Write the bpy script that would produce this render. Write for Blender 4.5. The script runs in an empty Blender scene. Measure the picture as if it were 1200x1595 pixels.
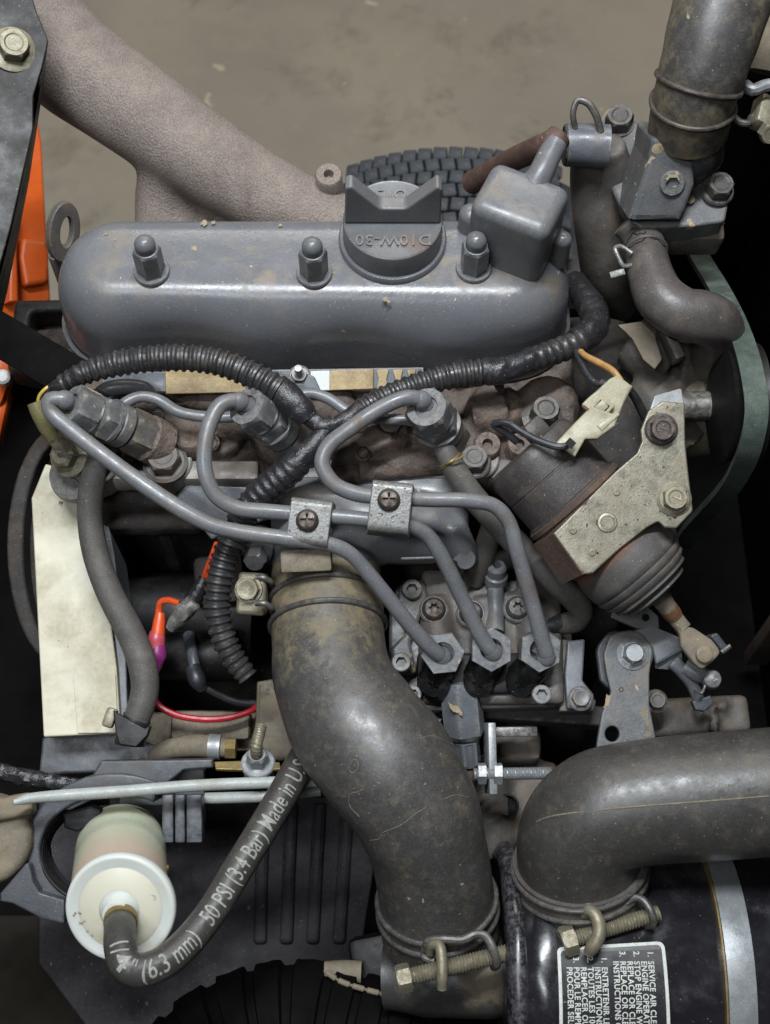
import bpy, bmesh, math, random
from mathutils import Vector, Matrix, noise
from math import pi, sin, cos, radians
V = Vector
random.seed(7)
SC = bpy.context.scene
COL = SC.collection

# ---------------------------------------------------------------- camera
FPX, IW, IH = 2100.0, 1200.0, 1595.0
PITCH = radians(64)
FWD = V((0, cos(PITCH), -sin(PITCH)))
UPV = V((0, sin(PITCH), cos(PITCH)))
RGT = V((1, 0, 0))
CAM = FWD * -0.95
cd = bpy.data.cameras.new('camera')
cam = bpy.data.objects.new('camera', cd)
COL.objects.link(cam)
cam.location = CAM
cam.rotation_euler = (pi / 2 - PITCH, 0, 0)
cd.sensor_fit = 'VERTICAL'
cd.sensor_height = 24
cd.sensor_width = 24
cd.lens = FPX / IH * 24
cd.clip_start = 0.02
cd.clip_end = 60
cd.dof.use_dof = True
cd.dof.focus_distance = 0.95
cd.dof.aperture_fstop = 6.5
SC.camera = cam

# ---------------------------------------------------------------- light
w = bpy.data.worlds.new('World')
SC.world = w
w.use_nodes = True
bg = w.node_tree.nodes['Background']
bg.inputs[0].default_value = (0.78, 0.86, 1.0, 1)
bg.inputs[1].default_value = 0.05
SC.view_settings.view_transform = 'Standard'
SC.view_settings.look = 'None'
SC.view_settings.exposure = -0.28
SC.view_settings.gamma = 1.0


def area(name, loc, target, sx, sy, power, col):
    l = bpy.data.lights.new(name, 'AREA')
    l.shape = 'RECTANGLE'
    l.size, l.size_y, l.energy, l.color = sx, sy, power, col
    o = bpy.data.objects.new(name, l)
    COL.objects.link(o)
    o.location = loc
    o.rotation_euler = (V(target) - V(loc)).to_track_quat('-Z', 'Y').to_euler()
    return o


# two rows of shop ceiling tubes and an extra warm lamp for the far floor
area('ceiling_tube_lamp', (-0.08, 0.22, 1.9), (0.0, 0.05, 0), 1.0, 0.09, 68, (0.91, 0.96, 1.0))
area('ceiling_tube_lamp', (-0.55, -0.75, 1.9), (0, 0, 0), 0.9, 0.10, 17, (0.91, 0.96, 1.0))
area('ceiling_tube_lamp', (0.2, 2.4, 2.1), (0.1, 1.6, -0.7), 2.4, 0.14, 46, (1.0, 0.95, 0.86))

# ---------------------------------------------------------------- pixel helpers


def ray(px, py):
    return FWD * FPX + RGT * (px - IW / 2) + UPV * (IH / 2 - py)


def P(px, py, z):
    d = ray(px, py)
    return CAM + d * ((z - CAM.z) / d.z)


def PX(px, py, x):
    d = ray(px, py)
    return CAM + d * ((x - CAM.x) / d.x)


def PPL(px, py, pt, nrm):
    d = ray(px, py)
    return CAM + d * ((pt - CAM).dot(nrm) / d.dot(nrm))


def sc(pt):
    return (pt - CAM).dot(FWD) / FPX


def frame(o, z, x=None):
    z = V(z).normalized()
    if x is None:
        x = V((1, 0, 0)) if abs(z.x) < 0.9 else V((0, 1, 0))
    x = V(x)
    x = (x - z * x.dot(z)).normalized()
    y = z.cross(x)
    m = Matrix((x, y, z)).transposed().to_4x4()
    m.translation = o
    return m


def lin(h):
    h = h.lstrip('#')
    r = []
    for i in (0, 2, 4):
        c = int(h[i:i + 2], 16) / 255
        r.append(c / 12.92 if c <= 0.04045 else ((c + 0.055) / 1.055) ** 2.4)
    return r

# ---------------------------------------------------------------- materials


def mat(name, base, rough=0.5, metal=0.0, var=0.25, vscale=35, dust=None, up=0.6, chips=None,
        bump=0.15, bscale=500, bdist=0.0006, rvar=0.12, spec=0.5, coat=0, trans=0, sss=0, rust=None, edge=None, grit=0.22, specks=0.035, grime=None):
    m = bpy.data.materials.new(name)
    m.use_nodes = True
    nt = m.node_tree
    N, L = nt.nodes, nt.links
    b = N['Principled BSDF']
    tc = N.new('ShaderNodeTexCoord')

    def noi(scale, detail=5, rough_=0.6, dist=0.0, off=0.0):
        n = N.new('ShaderNodeTexNoise')
        n.inputs['Scale'].default_value = scale
        n.inputs['Detail'].default_value = detail
        n.inputs['Roughness'].default_value = rough_
        n.inputs['Distortion'].default_value = dist
        mp = N.new('ShaderNodeMapping')
        mp.inputs['Location'].default_value = (off, off * 1.7, off * 0.6)
        L.new(tc.outputs['Object'], mp.inputs['Vector'])
        L.new(mp.outputs['Vector'], n.inputs['Vector'])
        return n.outputs['Fac']

    def rng(src, a, b_, c=0.0, d=1.0, smooth=False):
        r = N.new('ShaderNodeMapRange')
        if smooth:
            r.interpolation_type = 'SMOOTHSTEP'
        for i, v in enumerate((a, b_, c, d)):
            r.inputs[1 + i].default_value = v
        L.new(src, r.inputs[0])
        return r.outputs[0]

    def mul(a, b_):
        r = N.new('ShaderNodeMath')
        r.operation = 'MULTIPLY'
        L.new(a, r.inputs[0])
        if isinstance(b_, float):
            r.inputs[1].default_value = b_
        else:
            L.new(b_, r.inputs[1])
        return r.outputs[0]

    def mix(fac, a, b_):
        r = N.new('ShaderNodeMix')
        r.data_type = 'RGBA'
        L.new(fac, r.inputs[0])
        for s, v in ((6, a), (7, b_)):
            if isinstance(v, (list, tuple)):
                r.inputs[s].default_value = (*v[:3], 1)
            else:
                L.new(v, r.inputs[s])
        return r.outputs[2]
    base = lin(base) if isinstance(base, str) else base
    v = noi(vscale, 6, 0.62)
    lo = [c * (1 - var) for c in base]
    hi = [min(1, c * (1 + var)) for c in base]
    colr = mix(rng(v, 0.3, 0.7), lo, hi)
    if grit:
        gm = N.new('ShaderNodeMix')
        gm.data_type = 'RGBA'
        gm.blend_type = 'MULTIPLY'
        gm.inputs[0].default_value = 1.0
        L.new(colr, gm.inputs[6])
        gv = N.new('ShaderNodeCombineColor')
        gr = rng(noi(950, 3, 0.7, off=4.4), 0.3, 0.72, 1 - grit, 1 + grit)
        for i in range(3):
            L.new(gr, gv.inputs[i])
        L.new(gv.outputs[0], gm.inputs[7])
        colr = gm.outputs[2]
    r0 = rng(noi(vscale * 2.3, 5, 0.6, off=3.1), 0.3, 0.7, max(0.03, rough - rvar), min(1, rough + rvar))
    masks = []
    geo = N.new('ShaderNodeNewGeometry')
    if rust:
        rc, ra, rs = rust
        k = rng(noi(rs, 7, 0.68, 0.3, off=7.7), 1 - ra - 0.07, 1 - ra + 0.09, smooth=True)
        masks.append((k, lin(rc) if isinstance(rc, str) else rc, 0.85))
    if dust:
        dc, da, ds = dust
        dn = noi(ds, 7, 0.66, 0.2, off=1.3)
        k = rng(dn, 0.62 - da * 0.5, 0.86 - da * 0.5, smooth=True)
        sx = N.new('ShaderNodeSeparateXYZ')
        L.new(geo.outputs['Normal'], sx.inputs[0])
        uu = rng(sx.outputs['Z'], -0.2, 0.95, 1 - up, 1.0)
        fine = rng(noi(ds * 14, 3, 0.7, off=5.5), 0.3, 0.7, 0.55, 1.0)
        k = mul(mul(mul(k, uu), fine), min(1.0, 0.45 + da * 0.5))
        masks.append((k, lin(dc) if isinstance(dc, str) else dc, max(0.6, min(0.92, rough + 0.25))))
    if grime:
        at = N.new('ShaderNodeAttribute')
        at.attribute_name = 'grime'
        gn = rng(noi(grime[1], 8, 0.72, 0.2, off=6.1), 0.25, 0.75, -0.45, 0.45)
        ad = N.new('ShaderNodeMath')
        L.new(at.outputs['Fac'], ad.inputs[0])
        L.new(gn, ad.inputs[1])
        k = rng(ad.outputs[0], 0.25, 0.95, 0.0, 0.88, smooth=True)
        k = mul(k, rng(at.outputs['Fac'], 0.0, 0.12))
        masks.append((k, lin(grime[0]), 0.75))
    if edge:
        pn = rng(geo.outputs['Pointiness'], 0.53, 0.60)
        en = rng(noi(240, 4, 0.7, off=8.8), 0.42, 0.6)
        masks.append((mul(mul(pn, en), edge[1]), lin(edge[0]), 0.5))
    if specks:
        k = rng(noi(620, 2, 0.5, off=12.3), 0.74 - specks, 0.76 - specks)
        masks.append((mul(k, 0.55), lin('#a59a85'), 0.85))
    if chips:
        cc, ca, cs = chips
        k = rng(noi(cs, 3, 0.55, 0.4, off=9.9), 1 - ca, 1 - ca + 0.015)
        masks.append((k, lin(cc) if isinstance(cc, str) else cc, 0.8))
    ro = r0
    for k, c_, rr in masks:
        colr = mix(k, colr, c_)
        mm = N.new('ShaderNodeMix')
        L.new(k, mm.inputs[0])
        L.new(ro, mm.inputs[2])
        mm.inputs[3].default_value = rr
        ro = mm.outputs[0]
    L.new(colr, b.inputs['Base Color'])
    L.new(ro, b.inputs['Roughness'])
    b.inputs['Metallic'].default_value = metal
    b.inputs['Specular IOR Level'].default_value = spec
    b.inputs['Coat Weight'].default_value = coat
    b.inputs['Coat Roughness'].default_value = 0.15
    b.inputs['Transmission Weight'].default_value = trans
    if sss:
        b.inputs['Subsurface Weight'].default_value = sss
        b.inputs['Subsurface Radius'].default_value = (1, 0.9, 0.8)
        b.inputs['Subsurface Scale'].default_value = 0.01
    if bump:
        bp = N.new('ShaderNodeBump')
        bp.inputs['Strength'].default_value = bump
        bp.inputs['Distance'].default_value = bdist
        L.new(noi(bscale, 6, 0.65, off=2.2), bp.inputs['Height'])
        L.new(bp.outputs[0], b.inputs['Normal'])
    return m


TAN = '#857459'
EDG = ('#8d8a84', 0.7)
M = {}
M['paint'] = mat('grey_enamel', '#606164', 0.33, var=0.12, vscale=40, dust=('#7d6b53', 0.26, 26), up=0.9, chips=('#aa9c84', 0.27, 170), bump=0.12, bscale=700, edge=EDG)
M['paint_cover'] = mat('grey_enamel_cover', '#636468', 0.265, coat=0.0, var=0.07, vscale=30, dust=('#84765f', 0.22, 24), up=1.0, chips=('#b5aa94', 0.262, 150), bump=0.24, bscale=340, rvar=0.06, grit=0.10, specks=0.05, grime=('#86704f', 45))
M['paint_cap'] = mat('grey_cap_plastic', '#5f6062', 0.36, var=0.08, vscale=60, dust=('#7d6048', 0.24, 55), up=0.9, bump=0.06, bscale=900, grit=0.1, edge=('#8a7a6a', 0.6))
M['paint_worn'] = mat('worn_grey_paint', '#57585a', 0.40, var=0.24, vscale=60, dust=('#6d5f4d', 0.36, 50), up=0.5, chips=('#9c8d74', 0.345, 80), rust=('#3b3632', 0.33, 60), bump=0.35, bscale=350, edge=EDG)
M['paint_blue'] = mat('blue_grey_paint', '#5c5f64', 0.35, var=0.16, vscale=60, dust=('#6d5f4d', 0.24, 60), chips=('#a39378', 0.30, 90), bump=0.15, bscale=500, edge=EDG)
M['paint_dirty_shaded'] = mat('dirty_shaded_grey_paint', '#504d4a', 0.5, var=0.3, vscale=50, dust=('#695745', 0.42, 45), up=0.5, bump=0.5, bscale=260, edge=('#7a746c', 0.6))  # dirt on castings and bolts; stands for shade on the water outlet
M['pipe'] = mat('grey_pipe_paint', '#66676a', 0.34, var=0.16, vscale=70, dust=('#64584b', 0.34, 60), up=0.3, rust=('#5c473b', 0.27, 55), bump=0.15, bscale=600, grime=('#5f4a3e', 140))
M['iron'] = mat('cast_iron_manifold', '#82766f', 0.70, var=0.2, vscale=22, rust=('#6d5f58', 0.36, 12), dust=('#93887d', 0.35, 60), up=0.6, bump=1.0, bscale=480, bdist=0.0022, rvar=0.08, grit=0.5, specks=0.06)
M['headrust'] = mat('rusty_cast_head', '#51463f', 0.6, var=0.4, vscale=60, dust=('#756359', 0.40, 60), up=0.3, rust=('#2f2621', 0.44, 44), bump=0.8, bscale=420, bdist=0.0014, grit=0.5, edge=('#8a7a70', 0.7))
M['machined'] = mat('machined_head_edge', '#7d7a77', 0.42, metal=0.25, var=0.25, vscale=50, dust=('#6a5a4c', 0.4, 45), rust=('#54443a', 0.36, 40), bump=0.3, bscale=400)
M['block'] = mat('dirty_engine_block', '#2b2725', 0.75, var=0.4, vscale=30, dust=('#55493d', 0.34, 30), bump=0.8, bscale=200, grit=0.4)
M['rubber'] = mat('dusty_black_rubber', '#3f3d3c', 0.43, spec=0.6, var=0.15, vscale=50, dust=('#655d50', 0.28, 150), up=0.1, chips=('#8f8570', 0.272, 110), rust=('#353231', 0.28, 70), bump=0.22, bscale=420, rvar=0.12, grit=0.4, specks=0.03, grime=('#74684f', 85))
M['rubber_dk'] = mat('black_rubber', '#393735', 0.42, spec=0.6, var=0.16, vscale=44, rust=('#2d2a29', 0.32, 44), dust=('#635a4e', 0.2, 90), up=0.2, bump=0.25, bscale=380, grit=0.3, specks=0.025, grime=('#6a5e4b', 75))
M['hose_grey'] = mat('grey_fuel_hose', '#4f4c49', 0.6, var=0.18, vscale=50, dust=('#6f675a', 0.28, 60), bump=0.35, bscale=700, grit=0.3)
M['hose_brn'] = mat('weathered_hose', '#4d4846', 0.42, var=0.22, vscale=40, dust=('#7b6d5e', 0.3, 35), up=0.4, bump=0.4, bscale=350, grit=0.3)
M['conduit'] = mat('black_conduit', '#2e2d2e', 0.38, var=0.22, vscale=70, dust=('#6d6353', 0.24, 60), up=0.8, bump=0.1, bscale=900)
M['tape'] = mat('black_tape', '#262528', 0.28, var=0.25, vscale=60, dust=('#6a5d4c', 0.15, 50), up=0.5, bump=0.7, bscale=200, bdist=0.0014)
M['zinc_y'] = mat('yellow_zinc_plate', '#7a7668', 0.36, metal=0.5, chips=('#41382b', 0.345, 330), var=0.16, vscale=45, dust=('#5a4936', 0.34, 60), up=0.1, rust=('#4d3f2e', 0.33, 85), bump=0.2, bscale=600, grit=0.25, edge=('#b0ab98', 0.6))
M['zinc_bolt'] = mat('dull_zinc_bolt', '#797361', 0.48, metal=0.4, var=0.2, vscale=90, dust=('#6a5a45', 0.32, 90), bump=0.25, bscale=700, edge=('#a39d8a', 0.7))
M['zinc'] = mat('bright_zinc', '#8a8c8d', 0.45, metal=0.4, var=0.16, vscale=90, dust=('#6f685a', 0.22, 70), bump=0.15, bscale=800, edge=('#c0c2c4', 0.5))
M['steel'] = mat('dark_steel_bolt', '#4b4947', 0.42, metal=0.35, var=0.25, vscale=90, dust=('#6d5c49', 0.28, 90), bump=0.3, bscale=700, edge=('#8a8680', 0.7))
M['plate'] = mat('scuffed_steel_clamp', '#595957', 0.33, metal=0.1, chips=('#45403c', 0.37, 430), var=0.22, vscale=70, dust=('#5b4e43', 0.22, 80), up=0.2, rust=('#453d38', 0.36, 120), bump=0.3, bscale=600, grit=0.3, edge=('#a19d96', 0.8))
M['screw'] = mat('brown_screw', '#463e3b', 0.45, metal=0.3, var=0.3, vscale=120, dust=('#62513f', 0.3, 120), bump=0.3, bscale=700, edge=('#857a6e', 0.6))
M['rustmetal'] = mat('rusty_metal', '#4c3c33', 0.8, var=0.35, vscale=60, dust=('#6a5645', 0.36, 60), bump=0.8, bscale=400)
M['scab'] = mat('rust_scab', '#6a5145', 0.75, var=0.3, vscale=120, dust=('#7d6a5c', 0.4, 120), bump=0.8, bscale=500)
M['redhose'] = mat('rust_red_hose', '#4a352e', 0.7, var=0.25, vscale=50, dust=('#7a6358', 0.34, 60), bump=0.5, bscale=400)
M['sol'] = mat('brown_solenoid_case', '#3b3736', 0.46, var=0.28, vscale=40, dust=('#63574b', 0.34, 48), up=0.4, chips=('#83766a', 0.285, 220), bump=0.5, bscale=330, grit=0.35)
M['boot'] = mat('grey_rubber_boot', '#474442', 0.58, var=0.2, vscale=40, dust=('#6f6459', 0.3, 40), up=0.3, bump=0.3, bscale=500, grime=('#6e4728', 110))
M['orangerust'] = mat('orange_rust', '#5f3f28', 0.85, var=0.45, vscale=90, dust=('#57432f', 0.42, 90), bump=0.9, bscale=400)
M['creamplug'] = mat('cream_connector', '#9b957d', 0.42, var=0.12, vscale=60, dust=('#6c5f45', 0.34, 80), up=0.1, bump=0.1, bscale=500, edge=('#b8b298', 0.5), specks=0)
M['cream'] = mat('cream_paint', '#bdb7a2', 0.45, var=0.08, vscale=18, dust=('#8f8468', 0.42, 22), chips=('#6a5a40', 0.285, 110), bump=0.1, bscale=300, grit=0.06, specks=0, edge=('#a89a78', 0.6))
M['orange'] = mat('orange_paint', '#c4551d', 0.36, var=0.12, vscale=20, dust=('#a0623a', 0.22, 20), bump=0.05, grit=0.06, specks=0.03)
M['black'] = mat('black_paint', '#131212', 0.5, spec=0.3, var=0.3, vscale=25, dust=('#3d372f', 0.22, 24), up=0.7, bump=0.2, bscale=300, specks=0.005)
M['blackgloss'] = mat('oily_black_steel', '#121212', 0.25, var=0.3, vscale=60, dust=('#2f2a25', 0.25, 60), bump=0.15, bscale=400, specks=0.01)
M['blackmatte'] = mat('dull_black_sheet', '#090808', 0.75, var=0.4, vscale=20, dust=('#1c1815', 0.2, 14), bump=0.2, bscale=200, spec=0.08, specks=0)  # kept near black so the tray reads as deep shade
M['canister'] = mat('glossy_black_canister', '#1a191c', 0.22, var=0.35, vscale=18, dust=('#4d4b4f', 0.27, 26), up=0.4, bump=0.08, bscale=300, rvar=0.12, grit=0.2, specks=0.01, edge=('#77757a', 0.5))
M['panel'] = mat('dusty_black_plastic', '#151415', 0.55, spec=0.2, var=0.5, vscale=14, dust=('#4d4a4e', 0.56, 19), up=0.3, bump=0.15, bscale=200, grit=0.3, chips=('#7a7368', 0.28, 60))
M['plastic'] = mat('charcoal_plastic', '#3c3f45', 0.42, var=0.15, vscale=40, dust=('#5d564b', 0.3, 40), bump=0.2, bscale=500, edge=('#6a6c70', 0.7))
M['shield'] = mat('dark_heat_shield', '#1f1e1d', 0.5, spec=0.35, var=0.2, vscale=25, dust=('#3f3a32', 0.3, 28), bump=0.35, bscale=300, edge=('#6a675f', 0.7))
M['floor'] = mat('concrete_floor', '#7d7568', 0.72, var=0.16, vscale=3.2, dust=('#8c8270', 0.42, 4.1), up=0, rust=('#665d50', 0.40, 6.2), chips=('#9c917c', 0.285, 22), bump=0.3, bscale=60, bdist=0.002, grit=0, specks=0)
M['tyre'] = mat('tyre_rubber', '#303338', 0.7, var=0.25, vscale=20, dust=('#5b5a58', 0.35, 20), bump=0.3, bscale=200)
M['belt'] = mat('green_fan_belt', '#3e4842', 0.75, var=0.2, vscale=45, dust=('#5f6b61', 0.38, 50), rust=('#30352f', 0.42, 40), bump=0.6, bscale=500)
M['tantape'] = mat('yellowed_tape', '#a08a62', 0.35, var=0.25, vscale=60, dust=('#6b5436', 0.36, 70), up=0.1, bump=0.5, bscale=160, bdist=0.001, specks=0)
M['white'] = mat('white_label', '#c6c7c3', 0.5, var=0.06, bump=0.05, specks=0, grit=0.05)
M['whitep'] = mat('white_nylon', '#bdc0ba', 0.40, var=0.05, vscale=20, dust=('#b09c70', 0.20, 40), up=0.1, bump=0.03, sss=0.35, specks=0, grit=0, grime=('#a8905c', 60))
M['creamnylon'] = mat('cream_nylon', '#c4c0ae', 0.40, var=0.05, vscale=20, dust=('#a8946a', 0.2, 40), up=0.1, bump=0.03, sss=0.35, specks=0, grit=0, grime=('#a08a5c', 60))
M['filterbody'] = mat('cloudy_plastic_cup', '#a2a692', 0.26, var=0.06, vscale=20, bump=0.03, sss=0.4, specks=0, grit=0, grime=('#a48f80', 4))
M['fuel'] = mat('pink_brown_fuel', '#9c897b', 0.34, var=0.08, vscale=25, bump=0.03, sss=0.3, specks=0, grit=0)
M['red'] = mat('red_wire', '#a01e2a', 0.4, var=0.12, bump=0, specks=0)
M['orangew'] = mat('orange_wire', '#cf4c1e', 0.42, var=0.14, bump=0.05, specks=0)
M['pink'] = mat('pink_connector', '#b84c55', 0.4, var=0.15, bump=0.05, specks=0)
M['purple'] = mat('purple_connector', '#86306f', 0.36, var=0.15, bump=0.05, specks=0)
M['yellow'] = mat('yellow_wire', '#b2973a', 0.45, var=0.12, bump=0.05, specks=0)
M['tanwire'] = mat('tan_wire', '#a07a48', 0.5, var=0.3, vscale=90, bump=0.1, specks=0)
M['olive'] = mat('olive_sleeve', '#6e6848', 0.38, var=0.2, vscale=60, dust=('#554b34', 0.3, 80), bump=0.1)
M['blackw'] = mat('black_wire', '#27282c', 0.4, var=0.2, dust=('#5b5348', 0.18, 60), bump=0.05)
M['tan'] = mat('tan_dusty_metal', '#6d6456', 0.7, var=0.28, vscale=50, dust=('#82755f', 0.4, 50), rust=('#4a4137', 0.38, 40), bump=0.5, bscale=300, edge=('#8d8472', 0.5))
M['brass'] = mat('dull_brass', '#7d6b42', 0.45, metal=0.45, var=0.25, vscale=90, dust=('#5f5138', 0.34, 80), bump=0.2)
M['cable'] = mat('pale_cable_sheath', '#989d9a', 0.45, var=0.1, vscale=60, dust=('#857c68', 0.34, 60), up=0.4, bump=0.2, bscale=700)
M['print'] = mat('pale_print', '#b9bbb4', 0.6, var=0.14, vscale=120, bump=0, specks=0)
M['hoseprint'] = mat('worn_hose_print', '#878882', 0.65, var=0.3, vscale=300, bump=0, rust=('#3a3836', 0.38, 420), specks=0)
M['dust'] = mat('dry_mud_spot', '#8e8169', 0.9, var=0.25, vscale=90, bump=0.4, bscale=600)
M['scuff'] = mat('mud_scuff', '#6f6655', 0.9, var=0.3, vscale=90, bump=0.4, bscale=600)
M['strap'] = mat('grey_metal_strap', '#8e9193', 0.36, metal=0.5, var=0.1, vscale=40, dust=('#75716a', 0.26, 40), bump=0.1)
M['labelblk'] = mat('black_label_film', '#232225', 0.36, var=0.12, vscale=30, dust=('#4d4a46', 0.18, 40), bump=0.03)
M['brownboard'] = mat('dark_brown_board', '#211e19', 0.8, spec=0.1, var=0.3, vscale=12, dust=('#322d24', 0.3, 10), bump=0.2, specks=0)
M['shadowhole'] = mat('hole_shade', '#0d0c0b', 0.8, var=0.1, bump=0, specks=0)  # near-black colour stands for the shade inside holes and cracks

# ---------------------------------------------------------------- mesh builder


class MB:
    def __init__(s):
        s.v, s.f = [], []

    def add(s, vs, fs):
        o = len(s.v)
        s.v += [V(p) for p in vs]
        s.f += [tuple(i + o for i in f) for f in fs]
        return s

    def mesh(s, name):
        m = bpy.data.meshes.new(name)
        m.from_pydata([tuple(p) for p in s.v], [], s.f)
        m.update()
        return m

    def addmesh(s, me, mtx=None):
        mtx = mtx or Matrix()
        return s.add([mtx @ v.co for v in me.vertices], [tuple(p.vertices) for p in me.polygons])

    def loft(s, rings, mtx, n=36, cap0=True, cap1=True, ph=0.0):
        """rings: (shape, radius, height); shape c circle, h hexagon, s six-lobe star, x cross"""
        vs, fs = [], []
        for sh, r, h in rings:
            for i in range(n):
                t = 2 * pi * i / n
                vs.append(mtx @ V((srad(sh, t, r) * cos(t + ph), srad(sh, t, r) * sin(t + ph), h)))
        for k in range(len(rings) - 1):
            for i in range(n):
                j = (i + 1) % n
                fs.append((k * n + i, k * n + j, k * n + n + j, k * n + n + i))
        if cap0:
            fs.append(tuple(reversed(range(n))))
        if cap1:
            o = (len(rings) - 1) * n
            fs.append(tuple(range(o, o + n)))
        return s.add(vs, fs)

    def box(s, mtx, size, bev=0.0, seg=2, cuts=0):
        bm = bmesh.new()
        bmesh.ops.create_cube(bm, size=1.0)
        for v in bm.verts:
            v.co = V((v.co.x * size[0], v.co.y * size[1], v.co.z * size[2]))
        if bev:
            bmesh.ops.bevel(bm, geom=bm.edges[:], offset=bev, segments=seg, profile=0.5, affect='EDGES')
        if cuts:
            while True:
                es = [e for e in bm.edges if e.calc_length() > cuts]
                if not es:
                    break
                bmesh.ops.subdivide_edges(bm, edges=es, cuts=1, use_grid_fill=True)
                bmesh.ops.triangulate(bm, faces=[f for f in bm.faces if len(f.verts) > 4])
        bm.verts.index_update()
        s.add([mtx @ v.co for v in bm.verts], [tuple(v.index for v in f.verts) for f in bm.faces])
        bm.free()
        return s

    def tube(s, path, n=16, cap=True, mod=None):
        """path: list of (pos, T, N, B, r, s)"""
        vs, fs = [], []
        for p, T, Nn, B, r, ss in path:
            for i in range(n):
                t = 2 * pi * i / n
                rr = r * (mod(ss, t, p) if mod else 1.0)
                vs.append(p + (Nn * cos(t) + B * sin(t)) * rr)
        m = len(path)
        for k in range(m - 1):
            for i in range(n):
                j = (i + 1) % n
                fs.append((k * n + i, k * n + j, k * n + n + j, k * n + n + i))
        if cap:
            fs.append(tuple(reversed(range(n))))
            fs.append(tuple(range((m - 1) * n, m * n)))
        return s.add(vs, fs)


def srad(sh, t, r):
    if sh == 'c':
        return r
    if sh == 'h':
        a = (t % (pi / 3)) - pi / 6
        return r * cos(pi / 6) / cos(a)
    if sh == 's':
        return r * (0.84 + 0.16 * cos(6 * t))
    if sh == 'x':
        wd = 0.17 * r
        c, s_ = abs(cos(t)) + 1e-6, abs(sin(t)) + 1e-6
        return max(min(r / c, wd / s_), min(r / s_, wd / c))
    if sh == 'q':
        c, s_ = abs(cos(t)) + 1e-6, abs(sin(t)) + 1e-6
        return min(r / c, r / s_)
    return r


def catmull(pts, per=12):
    """pts: list of tuples (Vector, r) -> dense list"""
    out = []
    n = len(pts)

    def g(i):
        if i < 0:
            return (pts[0][0] * 2 - pts[1][0], pts[0][1])
        if i >= n:
            return (pts[-1][0] * 2 - pts[-2][0], pts[-1][1])
        return pts[i]
    for i in range(n - 1):
        p0, p1, p2, p3 = g(i - 1), g(i), g(i + 1), g(i + 2)
        d1 = max((p1[0] - p0[0]).length, 1e-6) ** 0.5
        d2 = max((p2[0] - p1[0]).length, 1e-6) ** 0.5
        d3 = max((p3[0] - p2[0]).length, 1e-6) ** 0.5
        m1 = (p1[0] - p0[0]) / d1 - (p2[0] - p0[0]) / (d1 + d2) + (p2[0] - p1[0]) / d2
        m2 = (p2[0] - p1[0]) / d2 - (p3[0] - p1[0]) / (d2 + d3) + (p3[0] - p2[0]) / d3
        m1, m2 = m1 * d2, m2 * d2
        for k in range(per):
            t = k / per
            a, b, c, d = 2 * t**3 - 3 * t**2 + 1, t**3 - 2 * t**2 + t, -2 * t**3 + 3 * t**2, t**3 - t**2
            out.append((p1[0] * a + m1 * b + p2[0] * c + m2 * d, p1[1] * a + p2[1] * c + (p1[1] * b * 0)))
    out.append(pts[-1])
    # radius: cosine interpolation already smooth enough
    return out


def mkpath(pts, step=None, px=True, per=12):
    """pts: (px, py, z, rpx) or (Vector, r) -> frames resampled at even step"""
    w_ = []
    for p in pts:
        if px:
            q = P(p[0], p[1], p[2])
            w_.append((q, p[3] * sc(q)))
        else:
            w_.append((V(p[0]), p[1]))
    d = catmull(w_, per)
    acc = [0.0]
    for i in range(1, len(d)):
        acc.append(acc[-1] + (d[i][0] - d[i - 1][0]).length)
    tot = acc[-1]
    if step is None:
        step = max(tot / 200, min(w_[0][1] * 0.5, tot / 10))
    n = max(4, int(tot / step))
    res, j = [], 0
    for k in range(n + 1):
        s_ = tot * k / n
        while j < len(acc) - 2 and acc[j + 1] < s_:
            j += 1
        t = (s_ - acc[j]) / max(1e-9, acc[j + 1] - acc[j])
        res.append((d[j][0].lerp(d[j + 1][0], t), d[j][1] * (1 - t) + d[j + 1][1] * t, s_))
    out = []
    T0 = (res[1][0] - res[0][0]).normalized()
    N0 = T0.orthogonal().normalized()
    # stable start normal: towards camera
    c = CAM - res[0][0]
    c = c - T0 * c.dot(T0)
    if c.length > 1e-4:
        N0 = c.normalized()
    for k, (p, r, s_) in enumerate(res):
        a, b = res[max(0, k - 1)][0], res[min(len(res) - 1, k + 1)][0]
        T = (b - a).normalized()
        N0 = (N0 - T * N0.dot(T)).normalized()
        out.append((p, T, N0.copy(), T.cross(N0), r, s_))
    return out


def at_s(path, s_):
    for k in range(len(path) - 1):
        if path[k + 1][5] >= s_:
            a, b = path[k], path[k + 1]
            t = (s_ - a[5]) / max(1e-9, b[5] - a[5])
            return (a[0].lerp(b[0], t), a[1].lerp(b[1], t).normalized(), a[2].lerp(b[2], t).normalized(), a[3].lerp(b[3], t).normalized(), a[4] * (1 - t) + b[4] * t, s_)
    return path[-1]


# ---------------------------------------------------------------- objects


def wloc(o):
    l = V((0, 0, 0))
    while o is not None:
        l = l + o.location
        o = o.parent
    return l


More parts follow.
